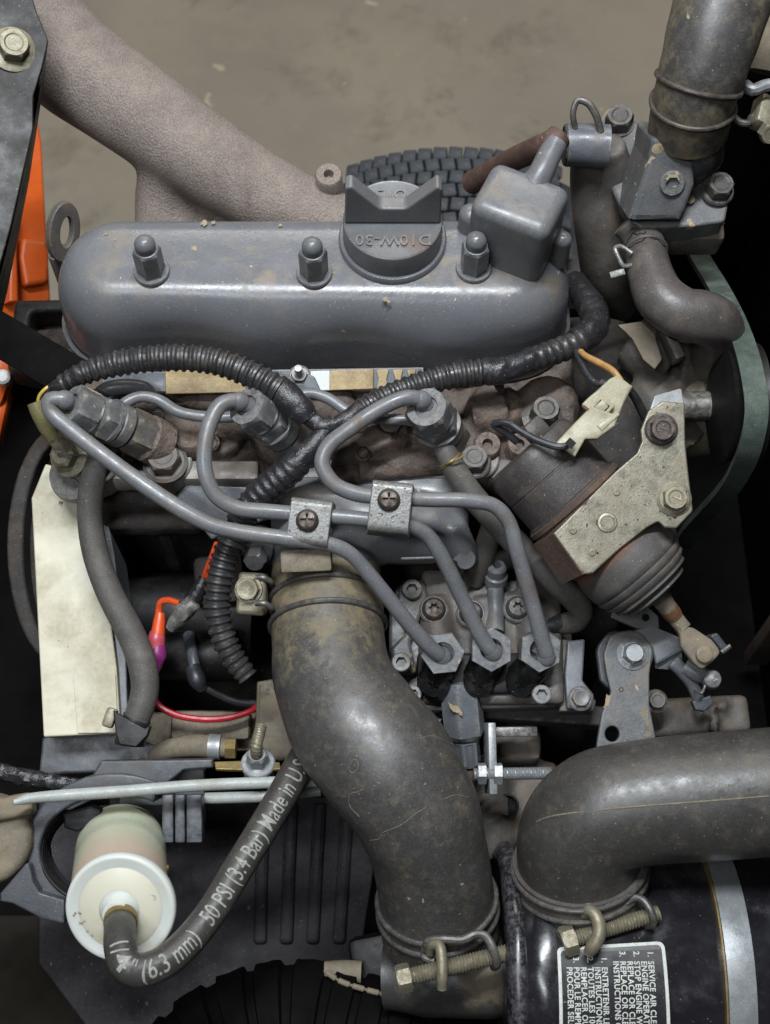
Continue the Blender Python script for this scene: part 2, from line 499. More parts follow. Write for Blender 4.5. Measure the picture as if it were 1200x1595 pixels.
def obj(name, mb, m, parent=None, origin=None, smooth=35):
    me = mb if isinstance(mb, bpy.types.Mesh) else mb.mesh(name)
    me.name = name
    off = wloc(parent) if parent else V((0, 0, 0))
    if origin is None and parent is None:
        origin = V((0, 0, 0))
        if len(me.vertices):
            bb = [v.co for v in me.vertices]
            origin = V((sum(v.x for v in bb) / len(bb), sum(v.y for v in bb) / len(bb), min(v.z for v in bb)))
    base = origin if parent is None else off
    me.transform(Matrix.Translation(-base))
    o = bpy.data.objects.new(name, me)
    COL.objects.link(o)
    if parent is not None:
        o.parent = parent
    else:
        o.location = base
    if isinstance(m, (list, tuple)):
        for k in m:
            me.materials.append(k)
    elif m is not None:
        me.materials.append(m)
    if smooth:
        me.shade_smooth()
        me.set_sharp_from_angle(angle=radians(smooth))
        if me.get('plate'):
            wn = o.modifiers.new('weighted_normal', 'WEIGHTED_NORMAL')
            wn.keep_sharp = True
            wn.weight = 100
    return o


def grime(o, fn):
    at = o.data.attributes.new('grime', 'FLOAT', 'POINT')
    off = wloc(o)
    at.data.foreach_set('value', [max(0.0, min(1.0, fn(v.co + off))) for v in o.data.vertices])
    return o


def near_px(pts, rpx):
    q = [(P(*p), r * .00047) for p, r in zip(pts, rpx)]

    def f(co):
        return max(1 - (co - c).length / r for c, r in q)
    return f


def tag(o, label, cat, group=None, kind=None):
    o['label'] = label
    o['category'] = cat
    if group:
        o['group'] = group
    if kind:
        o['kind'] = kind
    return o


def thing(name, label, cat, loc, group=None):
    o = bpy.data.objects.new(name, None)
    o.empty_display_size = 0.01
    COL.objects.link(o)
    o.location = loc
    return tag(o, label, cat, group)


def struct(name, mb, m):
    o = obj(name, mb, m)
    o['kind'] = 'structure'
    return o


def rpoly(pts, n=6):
    """pts: (x, y, r) -> rounded outline"""
    out = []
    m = len(pts)
    for i in range(m):
        p = V(pts[i][:2])
        r = pts[i][2] if len(pts[i]) > 2 else 0
        if r <= 0:
            out.append(p)
            continue
        a, b = V(pts[i - 1][:2]), V(pts[(i + 1) % m][:2])
        da, db = (a - p), (b - p)
        la, lb = da.length, db.length
        da, db = da / la, db / lb
        ang = da.angle(db)
        d = min(r / max(0.05, math.tan(ang / 2)), la * 0.48, lb * 0.48)
        q0, q1 = p + da * d, p + db * d
        for k in range(n + 1):
            t = k / n
            out.append(q0 * (1 - t)**2 + p * 2 * t * (1 - t) + q1 * t**2)
    return out


def ragged(pts, amp=2.2, step=2.5):
    out = []
    rn = random.Random(int(pts[0][0] * 7 + pts[0][1]))
    for i in range(len(pts)):
        p, q = V(pts[i][:2]), V(pts[(i + 1) % len(pts)][:2])
        m_ = max(1, int((q - p).length / step))
        for k in range(m_):
            out.append(p.lerp(q, k / m_) + V((rn.uniform(-amp, amp), rn.uniform(-amp, amp))))
    return out


def circ(x, y, r, n=20, ry=None):
    ry = ry or r
    return [V((x + r * cos(2 * pi * i / n), y + ry * sin(2 * pi * i / n))) for i in range(n)]


def plate2d(outlines, thick, bev=0.0, mtx=None, mb=None, seg=2):
    """outlines in local metres; solid from z=-thick to z=0"""
    cu = bpy.data.curves.new('tmp', 'CURVE')
    cu.dimensions = '2D'
    cu.fill_mode = 'BOTH'
    cu.extrude = max(1e-5, thick / 2 - bev)
    cu.bevel_depth = bev
    cu.bevel_resolution = seg
    cu.offset = -bev
    for ol in outlines:
        sp = cu.splines.new('POLY')
        sp.points.add(len(ol) - 1)
        for q, p in zip(sp.points, ol):
            q.co = (p[0], p[1], 0, 1)
        sp.use_cyclic_u = True
    ob = bpy.data.objects.new('tmp', cu)
    me = bpy.data.meshes.new_from_object(ob)
    bpy.data.objects.remove(ob)
    bpy.data.curves.remove(cu)
    bm = bmesh.new()
    bm.from_mesh(me)
    bmesh.ops.remove_doubles(bm, verts=bm.verts[:], dist=1e-6)
    bm.to_mesh(me)
    bm.free()
    me.transform((mtx or Matrix()) @ Matrix.Translation((0, 0, -thick / 2)))
    me['plate'] = 1
    if mb is not None:
        mb.addmesh(me)
        bpy.data.meshes.remove(me)
        return mb
    return me


def plate_img(outlines, pt, nrm, thick, bev=0.0006, mb=None, x=None, wavy=None):
    """outlines in photo pixels laid on the plane through pt; the solid lies behind the plane"""
    nrm = V(nrm).normalized()
    m = frame(pt, nrm, x)
    mi = m.inverted()
    loc = []
    for ol in outlines:
        loc.append([(mi @ PPL(p[0], p[1], pt, nrm)).xy for p in ol])
    return plate2d(loc, thick, bev, m, mb)


def text_mesh(s_, size, ext=0.0, bold=0.0, align='LEFT', spacing=1.0):
    cu = bpy.data.curves.new('tmp', 'FONT')
    cu.body = s_
    cu.size = size
    cu.extrude = ext
    cu.offset = bold
    cu.align_x = align
    cu.align_y = 'CENTER'
    cu.space_character = spacing
    cu.resolution_u = 3
    ob = bpy.data.objects.new('tmp', cu)
    me = bpy.data.meshes.new_from_object(ob)
    bpy.data.objects.remove(ob)
    bpy.data.curves.remove(cu)
    return me


def cast(mb, voxel, smooth=6, noise_amp=0.0, noise_sc=40):
    """fuse overlapping solids into one casting with soft fillets"""
    me = mb.mesh('tmp') if isinstance(mb, MB) else mb
    ob = bpy.data.objects.new('tmp', me)
    COL.objects.link(ob)
    r = ob.modifiers.new('r', 'REMESH')
    r.mode = 'VOXEL'
    r.voxel_size = voxel
    if smooth:
        s_ = ob.modifiers.new('s', 'SMOOTH')
        s_.factor = 0.5
        s_.iterations = smooth
    dg = bpy.context.evaluated_depsgraph_get()
    out = bpy.data.meshes.new_from_object(ob.evaluated_get(dg))
    bpy.data.objects.remove(ob)
    bpy.data.meshes.remove(me)
    if noise_amp:
        nr = [V(v.normal) for v in out.vertices]
        for v, q in zip(out.vertices, nr):
            v.co += q * noise.noise(v.co * noise_sc) * noise_amp
    return out


def bolt_rings(r, h, flange=1.4, fh=0.22, washer=0.0):
    rings = []
    z = 0.0
    if washer:
        rings += [('c', washer * r, 0), ('c', washer * r, 0.14 * r), ('c', washer * r * 0.98, 0.18 * r)]
        z = 0.18 * r
    if flange:
        rings += [('c', flange * r, z), ('c', flange * r, z + fh * r * 0.6), ('c', r * 1.12, z + fh * r * 1.2)]
        z += fh * r * 1.2
    rings += [('h', r, z), ('h', r, z + h * r * 0.8), ('h', r * 0.985, z + h * r * 0.86), ('c', r * 0.84, z + h * r), ('c', r * 0.6, z + h * r), ('c', r * 0.5, z + h * r * 0.94)]
    return rings, z + h * r


def bolt(parent, at, axis, rpx, m, h=0.8, flange=1.4, washer=0.0, mark=None, name='bolt', rot=None, label=None):
    r = rpx * sc(at)
    fr = frame(at, axis, rot)
    rings, top = bolt_rings(r, h, flange, 0.22, washer)
    o = obj(name, MB().loft(rings, fr, 36), m, parent, smooth=25)
    if mark:
        me = text_mesh(mark, r * 1.0, r * 0.05, align='CENTER')
        me.transform(fr @ Matrix.Translation((0, 0, top - 0.03 * r)))
        obj('head_mark', me, m, o)
    if label:
        o['label'] = label
    return o


def socket_screw(parent, at, axis, rpx, m, shape='h', h=0.9, dome=False, name='screw', rec=0.5, label=None):
    r = rpx * sc(at)
    fr = frame(at, axis)
    if dome:
        rings = [('c', r * 1.05, -0.3 * r), ('c', r * 1.05, 0.1 * r), ('c', r * 0.95, 0.4 * r), ('c', r * 0.75, 0.6 * r), (shape, r * rec * 1.05, 0.68 * r), (shape, r * rec, 0.64 * r), (shape, r * rec * 0.9, 0.15 * r)]
    else:
        rings = [('c', r, -0.3 * r), ('c', r, h * r * 0.85), ('c', r * 0.9, h * r), (shape, r * rec * 1.06, h * r), (shape, r * rec, h * r * 0.95), (shape, r * rec, h * r * 0.3)]
    o = obj(name, MB().loft(rings, fr, 48), m, parent, smooth=30)
    if label:
        o['label'] = label
    return o


def torus_path(center, axis, R, r, a0=0, a1=2 * pi, n=48, xref=None, ry=1.0):
    fr = frame(center, axis, xref)
    pts = []
    for i in range(n + 1):
        t = a0 + (a1 - a0) * i / n
        pts.append((fr @ V((R * cos(t), R * ry * sin(t), 0)), r))
    return pts


def wire(pts_world, m, name, parent, n=10, step=None):
    return obj(name, MB().tube(mkpath(pts_world, px=False, per=4, step=step), n), m, parent)


def hose(name, pts, m, parent=None, n=20, step=None, mod=None, cap=True, px=True):
    path = mkpath(pts, step, px)
    return obj(name, MB().tube(path, n, cap, mod), m, parent), path


def corr(pitch, depth):
    def f(s_, t, p):
        u = (s_ / pitch) % 1.0
        k = min(1, max(0, (abs(u - 0.5) * 2 - 0.32) / 0.3))
        return 1 + depth * (0.5 - k)
    return f


def wrinkle(a=0.08, sc_=140):
    def f(s_, t, p):
        return 1 + a * noise.noise(V((s_ * sc_, cos(t) * 1.5 + 3, sin(t) * 1.5)))
    return f


def thread(pitch, depth):
    def f(s_, t, p):
        u = ((s_ / pitch) + t / (2 * pi)) % 1.0
        return 1 + depth * (abs(u - 0.5) * 4 - 1)
    return f

# ================================================================ setting
Z_FLOOR = -0.75
mb = MB()
n = 24
vs = [V((-8 + 16 * i / n, -3 + 14 * j / n, Z_FLOOR)) for j in range(n + 1) for i in range(n + 1)]
mb.add(vs, [(j * (n + 1) + i, j * (n + 1) + i + 1, (j + 1) * (n + 1) + i + 1, (j + 1) * (n + 1) + i) for j in range(n) for i in range(n)])
struct('floor', mb, M['floor'])

# black sheet metal round the engine: tray added to hold the dark, fan shroud
t = thing('added_dark_tray', 'added near black tray standing in for deep shade below the engine', 'tray', (0, 0, -0.42))
mb = MB().box(Matrix.Translation((0.05, -0.08, -0.41)), (0.95, 0.96, 0.02), 0.004)
obj('floor_sheet', mb, M['blackmatte'], t)
mb = MB().box(Matrix.Translation((0.05, 0.395, -0.36)), (0.95, 0.012, 0.09), 0.003)
obj('rear_lip', mb, M['blackmatte'], t)
mb = MB().box(Matrix.Translation((-0.43, -0.1, -0.3)), (0.012, 0.9, 0.2), 0.003)
obj('side_lip', mb, M['black'], t)
t = thing('fan_shroud', 'black fan shroud standing behind the green belt', 'shroud', (0.36, 0.1, -0.4))
mb = MB().box(Matrix.Translation((0.375, 0.1, -0.14)), (0.016, 0.66, 0.54), 0.004)
obj('shroud_panel', mb, M['blackmatte'], t)
mb = MB().box(Matrix.Translation((0.315, 0.428, -0.19)), (0.13, 0.012, 0.44), 0.003)
obj('end_panel', mb, M['blackmatte'], t)
mb = MB().box(Matrix.Translation((0.352, 0.02, -0.16)), (0.022, 0.014, 0.40), 0.003)
obj('rib', mb, M['rustmetal'], t)

# engine block
t = thing('engine_block', 'dirty dark engine block under the rusty cylinder head', 'engine block', (0, 0.1, -0.4))
mb = MB()
mb.box(Matrix.Translation((-0.02, 0.12, -0.22)), (0.44, 0.17, 0.34), 0.012, cuts=0.03)
mb.box(Matrix.Translation((0.10, 0.01, -0.22)), (0.17, 0.10, 0.20), 0.01, cuts=0.03)
mb.box(Matrix.Translation((-0.02, 0.0, -0.34)), (0.40, 0.16, 0.12), 0.01, cuts=0.03)
for x in (-0.17, -0.12, -0.07, -0.02):
    mb.box(Matrix.Translation((x, 0.035, -0.20)), (0.012, 0.03, 0.22), 0.004, cuts=0.03)
obj('crankcase', cast(mb, 0.006, 3, 0.002, 60), M['block'], t)
mb = MB().box(Matrix.Translation(P(260, 770, -0.055)), (0.105, 0.03, 0.035), 0.005)
mb.box(Matrix.Translation(P(235, 810, -0.07)), (0.085, 0.02, 0.02), 0.004)
obj('side_rib', cast(mb, 0.0035, 3, 0.0015, 90), M['block'], t)

# ================================================================ cylinder head
t = thing('cylinder_head', 'rusty brown cast cylinder head between grey cover and injection pipes', 'cylinder head', P(480, 700, -0.05))
mb = MB()
xl, xr = P(95, 700, -0.01).x, P(905, 700, -0.01).x
yf = P(500, 742, -0.012).y
mb.box(Matrix.Translation(((xl + xr) / 2, yf + 0.085, -0.033)), (xr - xl, 0.17, 0.042), 0.006, cuts=0.02)
rnd = random.Random(3)
for px, py, r, h in ((180, 700, 46, .016), (300, 690, 34, .02), (350, 690, 30, .014), (250, 670, 60, .010), (440, 690, 44, .018), (560, 700, 46, .014),
                     (600, 690, 40, .02), (540, 740, 30, .006), (690, 690, 48, .016), (770, 650, 46, .022), (850, 640, 50, .02), (640, 660, 50, .012), (500, 650, 60, .012), (330, 650, 50, .012), (880, 690, 30, .012)):
    p = P(px, py, -0.012)
    mb.loft([('c', r * 1.1 * sc(p), -0.02), ('c', r * sc(p), h * 0.6), ('c', r * 0.8 * sc(p), h)], frame(p, (rnd.uniform(-.12, .12), rnd.uniform(-.25, 0), 1)), 20)
for a, b, r in (((520, 705, .0), (610, 690, .0), 24), ((735, 650, .004), (790, 640, .006), 26), ((250, 655, 0), (420, 665, 0), 22), ((560, 730, -.006), (690, 720, -.006), 22), ((740, 640, .0), (735, 700, -.006), 16), ((870, 600, 0), (890, 690, 0), 14)):
    mb.tube(mkpath([(*a, r), (*[(a[i] + b[i]) / 2 for i in range(3)], r), (*b, r)]), 14)
obj('casting', cast(mb, 0.0022, 3, 0.0005, 200), M['headrust'], t)
mb = MB()
for x0, x1, y, hh in ((175, 405, 741, 0.020), (470, 800, 737, 0.016)):
    a, b = P(x0, y, -0.016), P(x1, y, -0.016)
    mb.box(Matrix.Translation((a + b) / 2), (b.x - a.x, 0.016, hh), 0.003)
obj('machined_edge', mb, M['machined'], t)
for px, py, r in ((318, 668, 13), (548, 662, 12), (760, 690, 12), (690, 668, 10), (810, 690, 11)):
    p = P(px, py, .006)
    obj('boss', MB().loft([('c', r * 1.9 * sc(p), -.02), ('c', r * 1.8 * sc(p), -.003), ('c', r * 1.6 * sc(p), -.001), ('c', r * .7 * sc(p), -.001), ('c', r * .6 * sc(p), -.006)], frame(p, (0, -.1, 1)), 28), M['headrust'], t)
# flat machined pads under the head bolts
for px, py, r in ((262, 722, 38), (742, 716, 36), (845, 650, 42), (150, 720, 40)):
    p = P(px, py, -0.006)
    obj('bolt_pad', MB().loft([('c', r * sc(p), -0.02), ('c', r * sc(p), 0.002), ('c', r * 0.94 * sc(p), 0.003)], frame(p, (0, 0, 1)), 28), M['machined'], t)
bolt(t, P(258, 722, 0.0), (0, -.05, 1), 27, M['paint_dirty_shaded'], h=0.85, flange=1.3, name='head_bolt')
bolt(t, P(738, 722, 0.0), (0, -.05, 1), 22, M['paint_dirty_shaded'], h=0.95, flange=1.25, name='head_bolt')
bolt(t, P(846, 652, 0.004), (0.03, -.05, 1), 23, M['steel'], h=1.35, flange=1.45, name='head_bolt')
bolt(t, P(608, 668, 0.002), (0, 0, 1), 20, M['steel'], h=0.8, flange=1.2, name='head_bolt')
bolt(t, P(245, 655, 0.004), (0, 0, 1), 14, M['steel'], h=0.8, flange=1.3, name='head_bolt')
for px, py in ((330, 690), (566, 706)):
    p = P(px, py, 0.006)
    obj('core_plug', MB().loft([('c', 13 * sc(p), -0.006), ('c', 13 * sc(p), 0.003), ('c', 10 * sc(p), 0.0045), ('c', 8 * sc(p), 0.002)], frame(p, (0, -.4, 1)), 20), M['headrust'], t)

# ================================================================ valve cover
ZC = 0.07
cy = 0.1685
L0 = (P(892, 450, 0.04).x - P(84, 450, 0.04).x) / 2
cx = (P(892, 450, 0.04).x + P(84, 450, 0.04).x) / 2
W0 = 0.051


def cover_outline(inset, z, n=200):
    pts = []
    r = max(0.003, W0 - 0.002 - inset)
    lx, ly = L0 - inset, W0 - inset
    seg = [(lx - r, ly - r, 0), (-(lx - r), ly - r, pi / 2), (-(lx - r), -(ly - r), pi), (lx - r, -(ly - r), 1.5 * pi)]
    dense = []
    for i, (sx, sy, a0) in enumerate(seg):
        for k in range(17):
            a = a0 + pi / 2 * k / 16
            dense.append(V((sx + r * cos(a), sy + r * sin(a))))
    dense.append(dense[0])
    # even resample, long sides get points too
    acc = [0]
    for i in range(1, len(dense)):
        acc.append(acc[-1] + (dense[i] - dense[i - 1]).length)
    j = 0
    for k in range(n):
        s_ = acc[-1] * k / n
        while acc[j + 1] < s_:
            j += 1
        tt = (s_ - acc[j]) / max(1e-9, acc[j + 1] - acc[j])
        p = dense[j].lerp(dense[j + 1], tt)
        x, y = p
        low = min(1, max(0, (0.068 - z) / 0.03))
        if y < 0:
            wv = cos((x + 0.035) / 0.128 * 2 * pi)
            y *= 1 + low * (0.055 * wv) - 0.03 * low
            y -= 0.006 * (x / L0) * (-y / W0) * 1.0
        pts.append((V((cx + x, cy + y, z))))
    return pts


t = thing('valve_cover', 'long rounded grey engine valve cover', 'valve cover', V((cx, cy, 0)))
rings = [(0.0, -0.008), (0.0, 0.002), (0.0002, 0.014), (0.0012, 0.026)]
R = 0.029
for k in range(1, 20):
    a = pi / 2 * k / 19
    rings.append((0.0012 + R * (1 - cos(a)), 0.026 + (ZC - 0.026 - 0.0004) * sin(a)))
rings += [(0.033, ZC - 0.0002), (0.038, ZC), (0.0425, ZC)]
vs, fs, nn = [], [], 200
for ins, z in rings:
    vs += cover_outline(ins, z, nn)
for k in range(len(rings) - 1):
    for i in range(nn):
        j = (i + 1) % nn
        fs.append((k * nn + i, k * nn + j, k * nn + nn + j, k * nn + nn + i))
fs.append(tuple(range((len(rings) - 1) * nn, len(rings) * nn)))
so = obj('shell', MB().add(vs, fs), M['paint_cover'], t, smooth=60)
grime(so, lambda co: .58 * max(0, near_px([(232, 430, ZC), (490, 432, ZC), (740, 430, ZC), (800, 420, ZC), (870, 430, ZC - .004), (640, 425, ZC), (420, 430, ZC)], (62, 60, 62, 90, 60, 90, 90))(co)))
# flange foot of the cover
mb = MB()
a = [cover_outline(-0.002, -0.012, nn), cover_outline(-0.004, -0.010, nn), cover_outline(-0.004, -0.005, nn), cover_outline(-0.001, -0.003, nn)]
vs = [p for r_ in a for p in r_]
fs = [(k * nn + i, k * nn + (i + 1) % nn, (k + 1) * nn + (i + 1) % nn, (k + 1) * nn + i) for k in range(3) for i in range(nn)]
obj('foot_flange', MB().add(vs, fs), M['paint'], t)
for px, py in ((237, 424), (490, 427), (738, 419)):
    p = P(px, py, ZC)
    s_ = sc(p)
    obj('washer', MB().loft([('c', 28 * s_, 0.0), ('c', 28 * s_, .0022), ('c', 27 * s_, .003), ('c', 20 * s_, .0032)], frame(p, (0, 0, 1)), 32), M['paint'], t)
    r = 21.5 * s_
    rg = [('h', r * 1.04, .003), ('h', r * 1.04, .0245), ('h', r * 1.02, .0255), ('c', r * 0.84, .0272), ('c', r * 0.75, .0274), ('c', r * .74, .031)]
    rd = r * 0.75
    for k in range(0, 7):
        a = pi / 2 * k / 7
        rg.append(('c', rd * cos(a), .0315 + rd * sin(a) * 0.95))
    obj('cap_nut', MB().loft(rg, frame(p, (0, 0, 1)), 36, ph=random.uniform(0, 1)), M['paint'], t, smooth=28)
for px, py, r in ((302, 387, 6), (319, 348, 6), (333, 347, 4), (437, 351, 3), (165, 365, 3), (600, 466, 4), (606, 470, 3), (180, 373, 2.5), (520, 425, 3)):
    p = P(px, py, ZC if py < 440 else ZC - .0012)
    rr = [r * sc(p) * random.uniform(.6, 1.25) for _ in range(11)]
    vs_ = [p + V((rr[k] * cos(2 * pi * k / 11), rr[k] * sin(2 * pi * k / 11), .00025)) for k in range(11)]
    obj('paint_chip', MB().add(vs_ + [p + V((0, 0, .0006))], [(k, (k + 1) % 11, 11) for k in range(11)]), M['dust'], t)
# breather box cast on the cover
pc = P(812, 305, 0.127)
ax = (P(868, 345, .127) - P(745, 299, .127))
fr = frame(pc, (0.02, -0.02, 1), ax)
mb = MB()
h = 0.066
mb.box(fr @ Matrix.Translation((0, 0, -h / 2)), (0.0575, 0.046, h), 0.0085, 4)
obj('breather_box', mb, M['paint'], t, smooth=50)
mb = MB()
a = P(835, 282, .128)
mb.tube(mkpath([(835, 285, .12, 23), (842, 272, .124, 20), (853, 248, .127, 19), (866, 222, .13, 18.5)]), 20)
obj('breather_spout', mb, M['paint'], t)
for px, py, r, hh in ((872, 392, 15, .02), (733, 352, 19, .018)):
    p = P(px, py, ZC + 0.0)
    s_ = sc(p)
    rg = [('c', r * 1.1 * s_, -0.01), ('c', r * s_, hh * .7)] + [('c', r * s_ * cos(k * pi / 12), hh * .7 + r * s_ * .8 * sin(k * pi / 12)) for k in range(1, 6)]
    obj('boss', MB().loft(rg, frame(p, (0, 0, 1)), 28), M['paint'], t)

# oil filler cap
pc = P(612, 341, 0.094)
s_ = sc(pc)
R = 78 * s_
t = thing('oil_filler_cap', 'round grey oil filler cap with notched wing handle', 'filler cap', V((pc.x, pc.y, ZC)))
fr = frame(V((pc.x, pc.y, ZC)), (0, 0, 1), (1, 0, 0))
hh = 0.094 - ZC
obj('cap_body', MB().loft([('c', R * 1.0, -.004), ('c', R * 1.01, .004), ('c', R * 1.0, hh - .002), ('c', R * 0.985, hh - .0006), ('c', R * 0.96, hh), ('c', R * 0.93, hh - .0004)], fr, 64), M['paint_cap'], t, smooth=30)
obj('seat_ring', MB().loft([('c', R * 1.10, -.001), ('c', R * 1.10, .0025), ('c', R * 1.07, .0045), ('c', R * 1.02, .0048)], fr, 64), M['paint_cover'], t)
H = 0.037
ol = rpoly([(-R * .96, 0, .001), (R * .96, 0, .001), (R * .95, H * .9, .002), (R * .86, H, .003), (R * .25, H * .40, .006), (-R * .25, H * .40, .006), (-R * .80, H, .003), (-R * .92, H * .95, .002)])
m = frame(V((pc.x, pc.y - 0.004, 0.094)), (0, -1, 0.06), (1, 0, 0))
obj('wing_handle', plate2d([ol], 0.012, 0.0016, m), M['paint_cap'], t)
me = text_mesh('D10W-30', 0.0125, 0.0005, 0.0001, 'CENTER', 1.05)
me.transform(Matrix.Translation((pc.x + 0.0005, pc.y - R * 0.52, 0.0944)) @ Matrix.Rotation(pi, 4, 'Z'))
obj('raised_lettering', me, M['paint_cap'], t)
me = text_mesh('OIL', 0.0115, 0.0005, 0.0001, 'CENTER', 1.2)
me.transform(Matrix.Translation((pc.x, pc.y + R * 0.62, 0.0944)) @ Matrix.Rotation(pi, 4, 'Z'))
obj('raised_lettering', me, M['paint_cap'], t)

# ================================================================ exhaust manifold
t = thing('exhaust_manifold', 'thick rough cast iron exhaust manifold arm behind the valve cover', 'exhaust manifold', P(380, 280, 0.0))
mb = MB()
mb.tube(mkpath([(40, 25, .045, 90), (100, 90, .04, 82), (200, 162, .03, 76), (300, 232, .026, 70), (400, 296, .02, 64), (500, 345, .012, 56), (590, 380, .005, 50)]), 28)
mb.tube(mkpath([(262, 218, .018, 50), (268, 262, .004, 52), (264, 320, -.02, 54), (262, 390, -.04, 54)]), 20)
mb.tube(mkpath([(350, 255, .0, 46), (335, 300, -.016, 50), (330, 340, -.03, 50)]), 18)
mb.tube(mkpath([(290, 225, .012, 52), (262, 290, -.012, 50), (252, 330, -.03, 46)]), 18)
mb.tube(mkpath([(240, 315, -.026, 32), (330, 330, -.032, 32), (450, 338, -.032, 32), (560, 345, -.032, 32)]), 18)
a = P(390, 372, -0.03)
mb.box(Matrix.Translation(a), (0.15, 0.06, 0.03), 0.01)
obj('arm', cast(mb, 0.0036, 34), M['iron'], t, smooth=0).data.shade_smooth()
p = P(513, 282, 0.04)
s_ = sc(p)
obj('sensor_boss', MB().loft([('c', 22 * s_, -.03), ('c', 21 * s_, .008), ('c', 19 * s_, .0095), ('c', 8 * s_, .0095), ('c', 6 * s_, .002)], frame(p, (0, -.12, 1)), 28), M['iron'], t)

# lifting eye at the left end of the cover
t = thing('lifting_eye', 'grey steel lifting ring at the left end of the valve cover', 'lifting eye', P(102, 400, 0.02))
pp = P(102, 362, 0.045)
nr = V((0.72, -0.55, 0.32))
obj('ring_plate', plate_img([[V((102 + 24 * cos(a) - 4 * sin(a), 362 + 47 * sin(a))) for a in [2 * pi * k / 32 for k in range(32)]], [V((105 + 10 * cos(a) - 2 * sin(a), 362 + 24 * sin(a))) for a in [2 * pi * k / 24 for k in range(24)]]], pp, nr, 0.006, 0.001), M['paint_dirty_shaded'], t)
obj('shank', MB().box(frame(P(100, 420, 0.01), (0, 0, 1), (.55, .8, 0)), (0.016, 0.006, 0.045), 0.001), M['paint_dirty_shaded'], t)

# ================================================================ left: shield, orange body, black strap
t = thing('heat_shield', 'dark grey sheet metal shield bolted over the manifold end', 'heat shield', P(20, 200, 0.05))
pp = P(20, 150, 0.10)
nr = V((0.22, -0.35, 1))
obj('plate', plate_img([rpoly([(-60, -60), (40, -40), (58, 20, 20), (76, 62, 25), (66, 105, 20), (52, 150, 20), (52, 200, 20), (18, 350, 10), (-2, 420), (-60, 420)])], pp, nr, 0.005, 0.001), M['shield'], t)
# folded side flange below the plate edge
e0, e1, e2, e3 = PPL(74, 70, pp, nr), PPL(54, 190, pp, nr), PPL(20, 350, pp, nr), PPL(-2, 440, pp, nr)
dz = V((-0.022, -0.004, -0.075))
obj('side_flange', MB().add([e0, e1, e2, e3, e0 + dz * .5, e1 + dz * .8, e2 + dz, e3 + dz] + [q + V((-.004, 0, -.002)) for q in (e0, e1, e2, e3, e0 + dz * .5, e1 + dz * .8, e2 + dz, e3 + dz)],
    [(0, 1, 5, 4), (1, 2, 6, 5), (2, 3, 7, 6), (8, 12, 13, 9), (9, 13, 14, 10), (10, 14, 15, 11), (4, 5, 13, 12), (5, 6, 14, 13), (6, 7, 15, 14)]), M['shield'], t)
bolt(t, PPL(20, 78, pp, nr), nr + V((.15, 0, 0)), 25, M['zinc_bolt'], h=0.9, flange=1.45, name='bolt')

t = thing('orange_fender', 'bright orange painted tractor body panel at the left edge', 'body panel', P(50, 350, -0.3))
pp = P(50, 330, -0.22)
nr = V((0.55, -0.35, 0.75))
obj('panel', plate_img([rpoly([(48, 120), (66, 220, 30), (70, 300), (80, 466, 10), (-40, 640), (-60, 500), (-30, 120)])], pp, nr, 0.02, 0.003), M['orange'], t)
obj('step', plate_img([rpoly([(36, 370, 6), (74, 376, 6), (78, 392, 6), (76, 440, 8), (40, 446, 6), (32, 400)])], pp + nr.normalized() * 0.014, nr, 0.03, 0.004), M['orange'], t)
obj('rib', plate_img([rpoly([(18, 330), (26, 330), (30, 470), (14, 470)])], pp + nr.normalized() * 0.02, nr, 0.03, 0.003), M['orange'], t)
t = thing('orange_bracket', 'small orange bracket with pale spots low at the left edge', 'bracket', P(5, 610, -.1))
obj('lower_arm', MB().box(frame(P(-8, 585, -.1), (0.2, -.4, 1), (.2, 1, 0)), (0.05, 0.03, 0.03), 0.006), M['orange'], t)
obj('upper_arm', MB().box(frame(P(-10, 650, -.12), (0.2, -.4, 1), (.1, 1, 0)), (0.05, 0.022, 0.03), 0.005), M['orange'], t)
p = P(5, 588, -.078)
obj('bolt_end', MB().loft([('c', .006, -.01), ('c', .006, .004), ('c', .004, .006)], frame(p, (0.2, -.4, 1)), 20), M['white'], t)

t = thing('battery_tray', 'black rounded steel box under the left end of the valve cover', 'box', P(70, 500, -.1))
pp = P(68, 500, -.06)
obj('rim', plate_img([rpoly([(22, 466, 12), (112, 464, 12), (122, 480, 10), (150, 545), (128, 600, 8), (10, 575, 8)]), rpoly([(48, 486, 10), (100, 484, 8), (120, 540, 6), (108, 560, 6), (40, 548, 8)])], pp, (0, -.1, 1), 0.03, 0.004), M['shield'], t)
obj('well', plate_img([[(40, 480), (118, 478), (130, 570), (34, 560)]], pp + V((0, 0, -.026)), (0, -.1, 1), 0.006), M['headrust'], t)
t = thing('support_strap', 'flat black strap running under the left end of the harness', 'strap', P(50, 560, 0))
a, b = P(-40, 498, 0.02), P(120, 592, -0.0)
obj('bar', MB().box(frame((a + b) / 2, V((0.0, -.45, 1)), b - a), ((b - a).length, 0.032, 0.006), 0.0012), M['blackmatte'], t)

# dark round shroud and cream box
t = thing('round_housing', 'brown dusty rim of a round housing at the left edge', 'housing', P(70, 850, -.2))
ol1 = [V((98 + 88 * cos(a), 850 + 190 * sin(a))) for a in [2 * pi * k / 48 for k in range(48)]]
ol2 = [V((102 + 66 * cos(a), 850 + 168 * sin(a))) for a in [2 * pi * k / 48 for k in range(48)]]
obj('rim', plate_img([ol1, ol2], P(70, 850, -.12), (0.0, -.3, 1), 0.05, 0.003), M['block'], t)
obj('drum', plate_img([ol2], P(70, 850, -.14), (0.0, -.3, 1), 0.05, 0.003), M['block'], t)

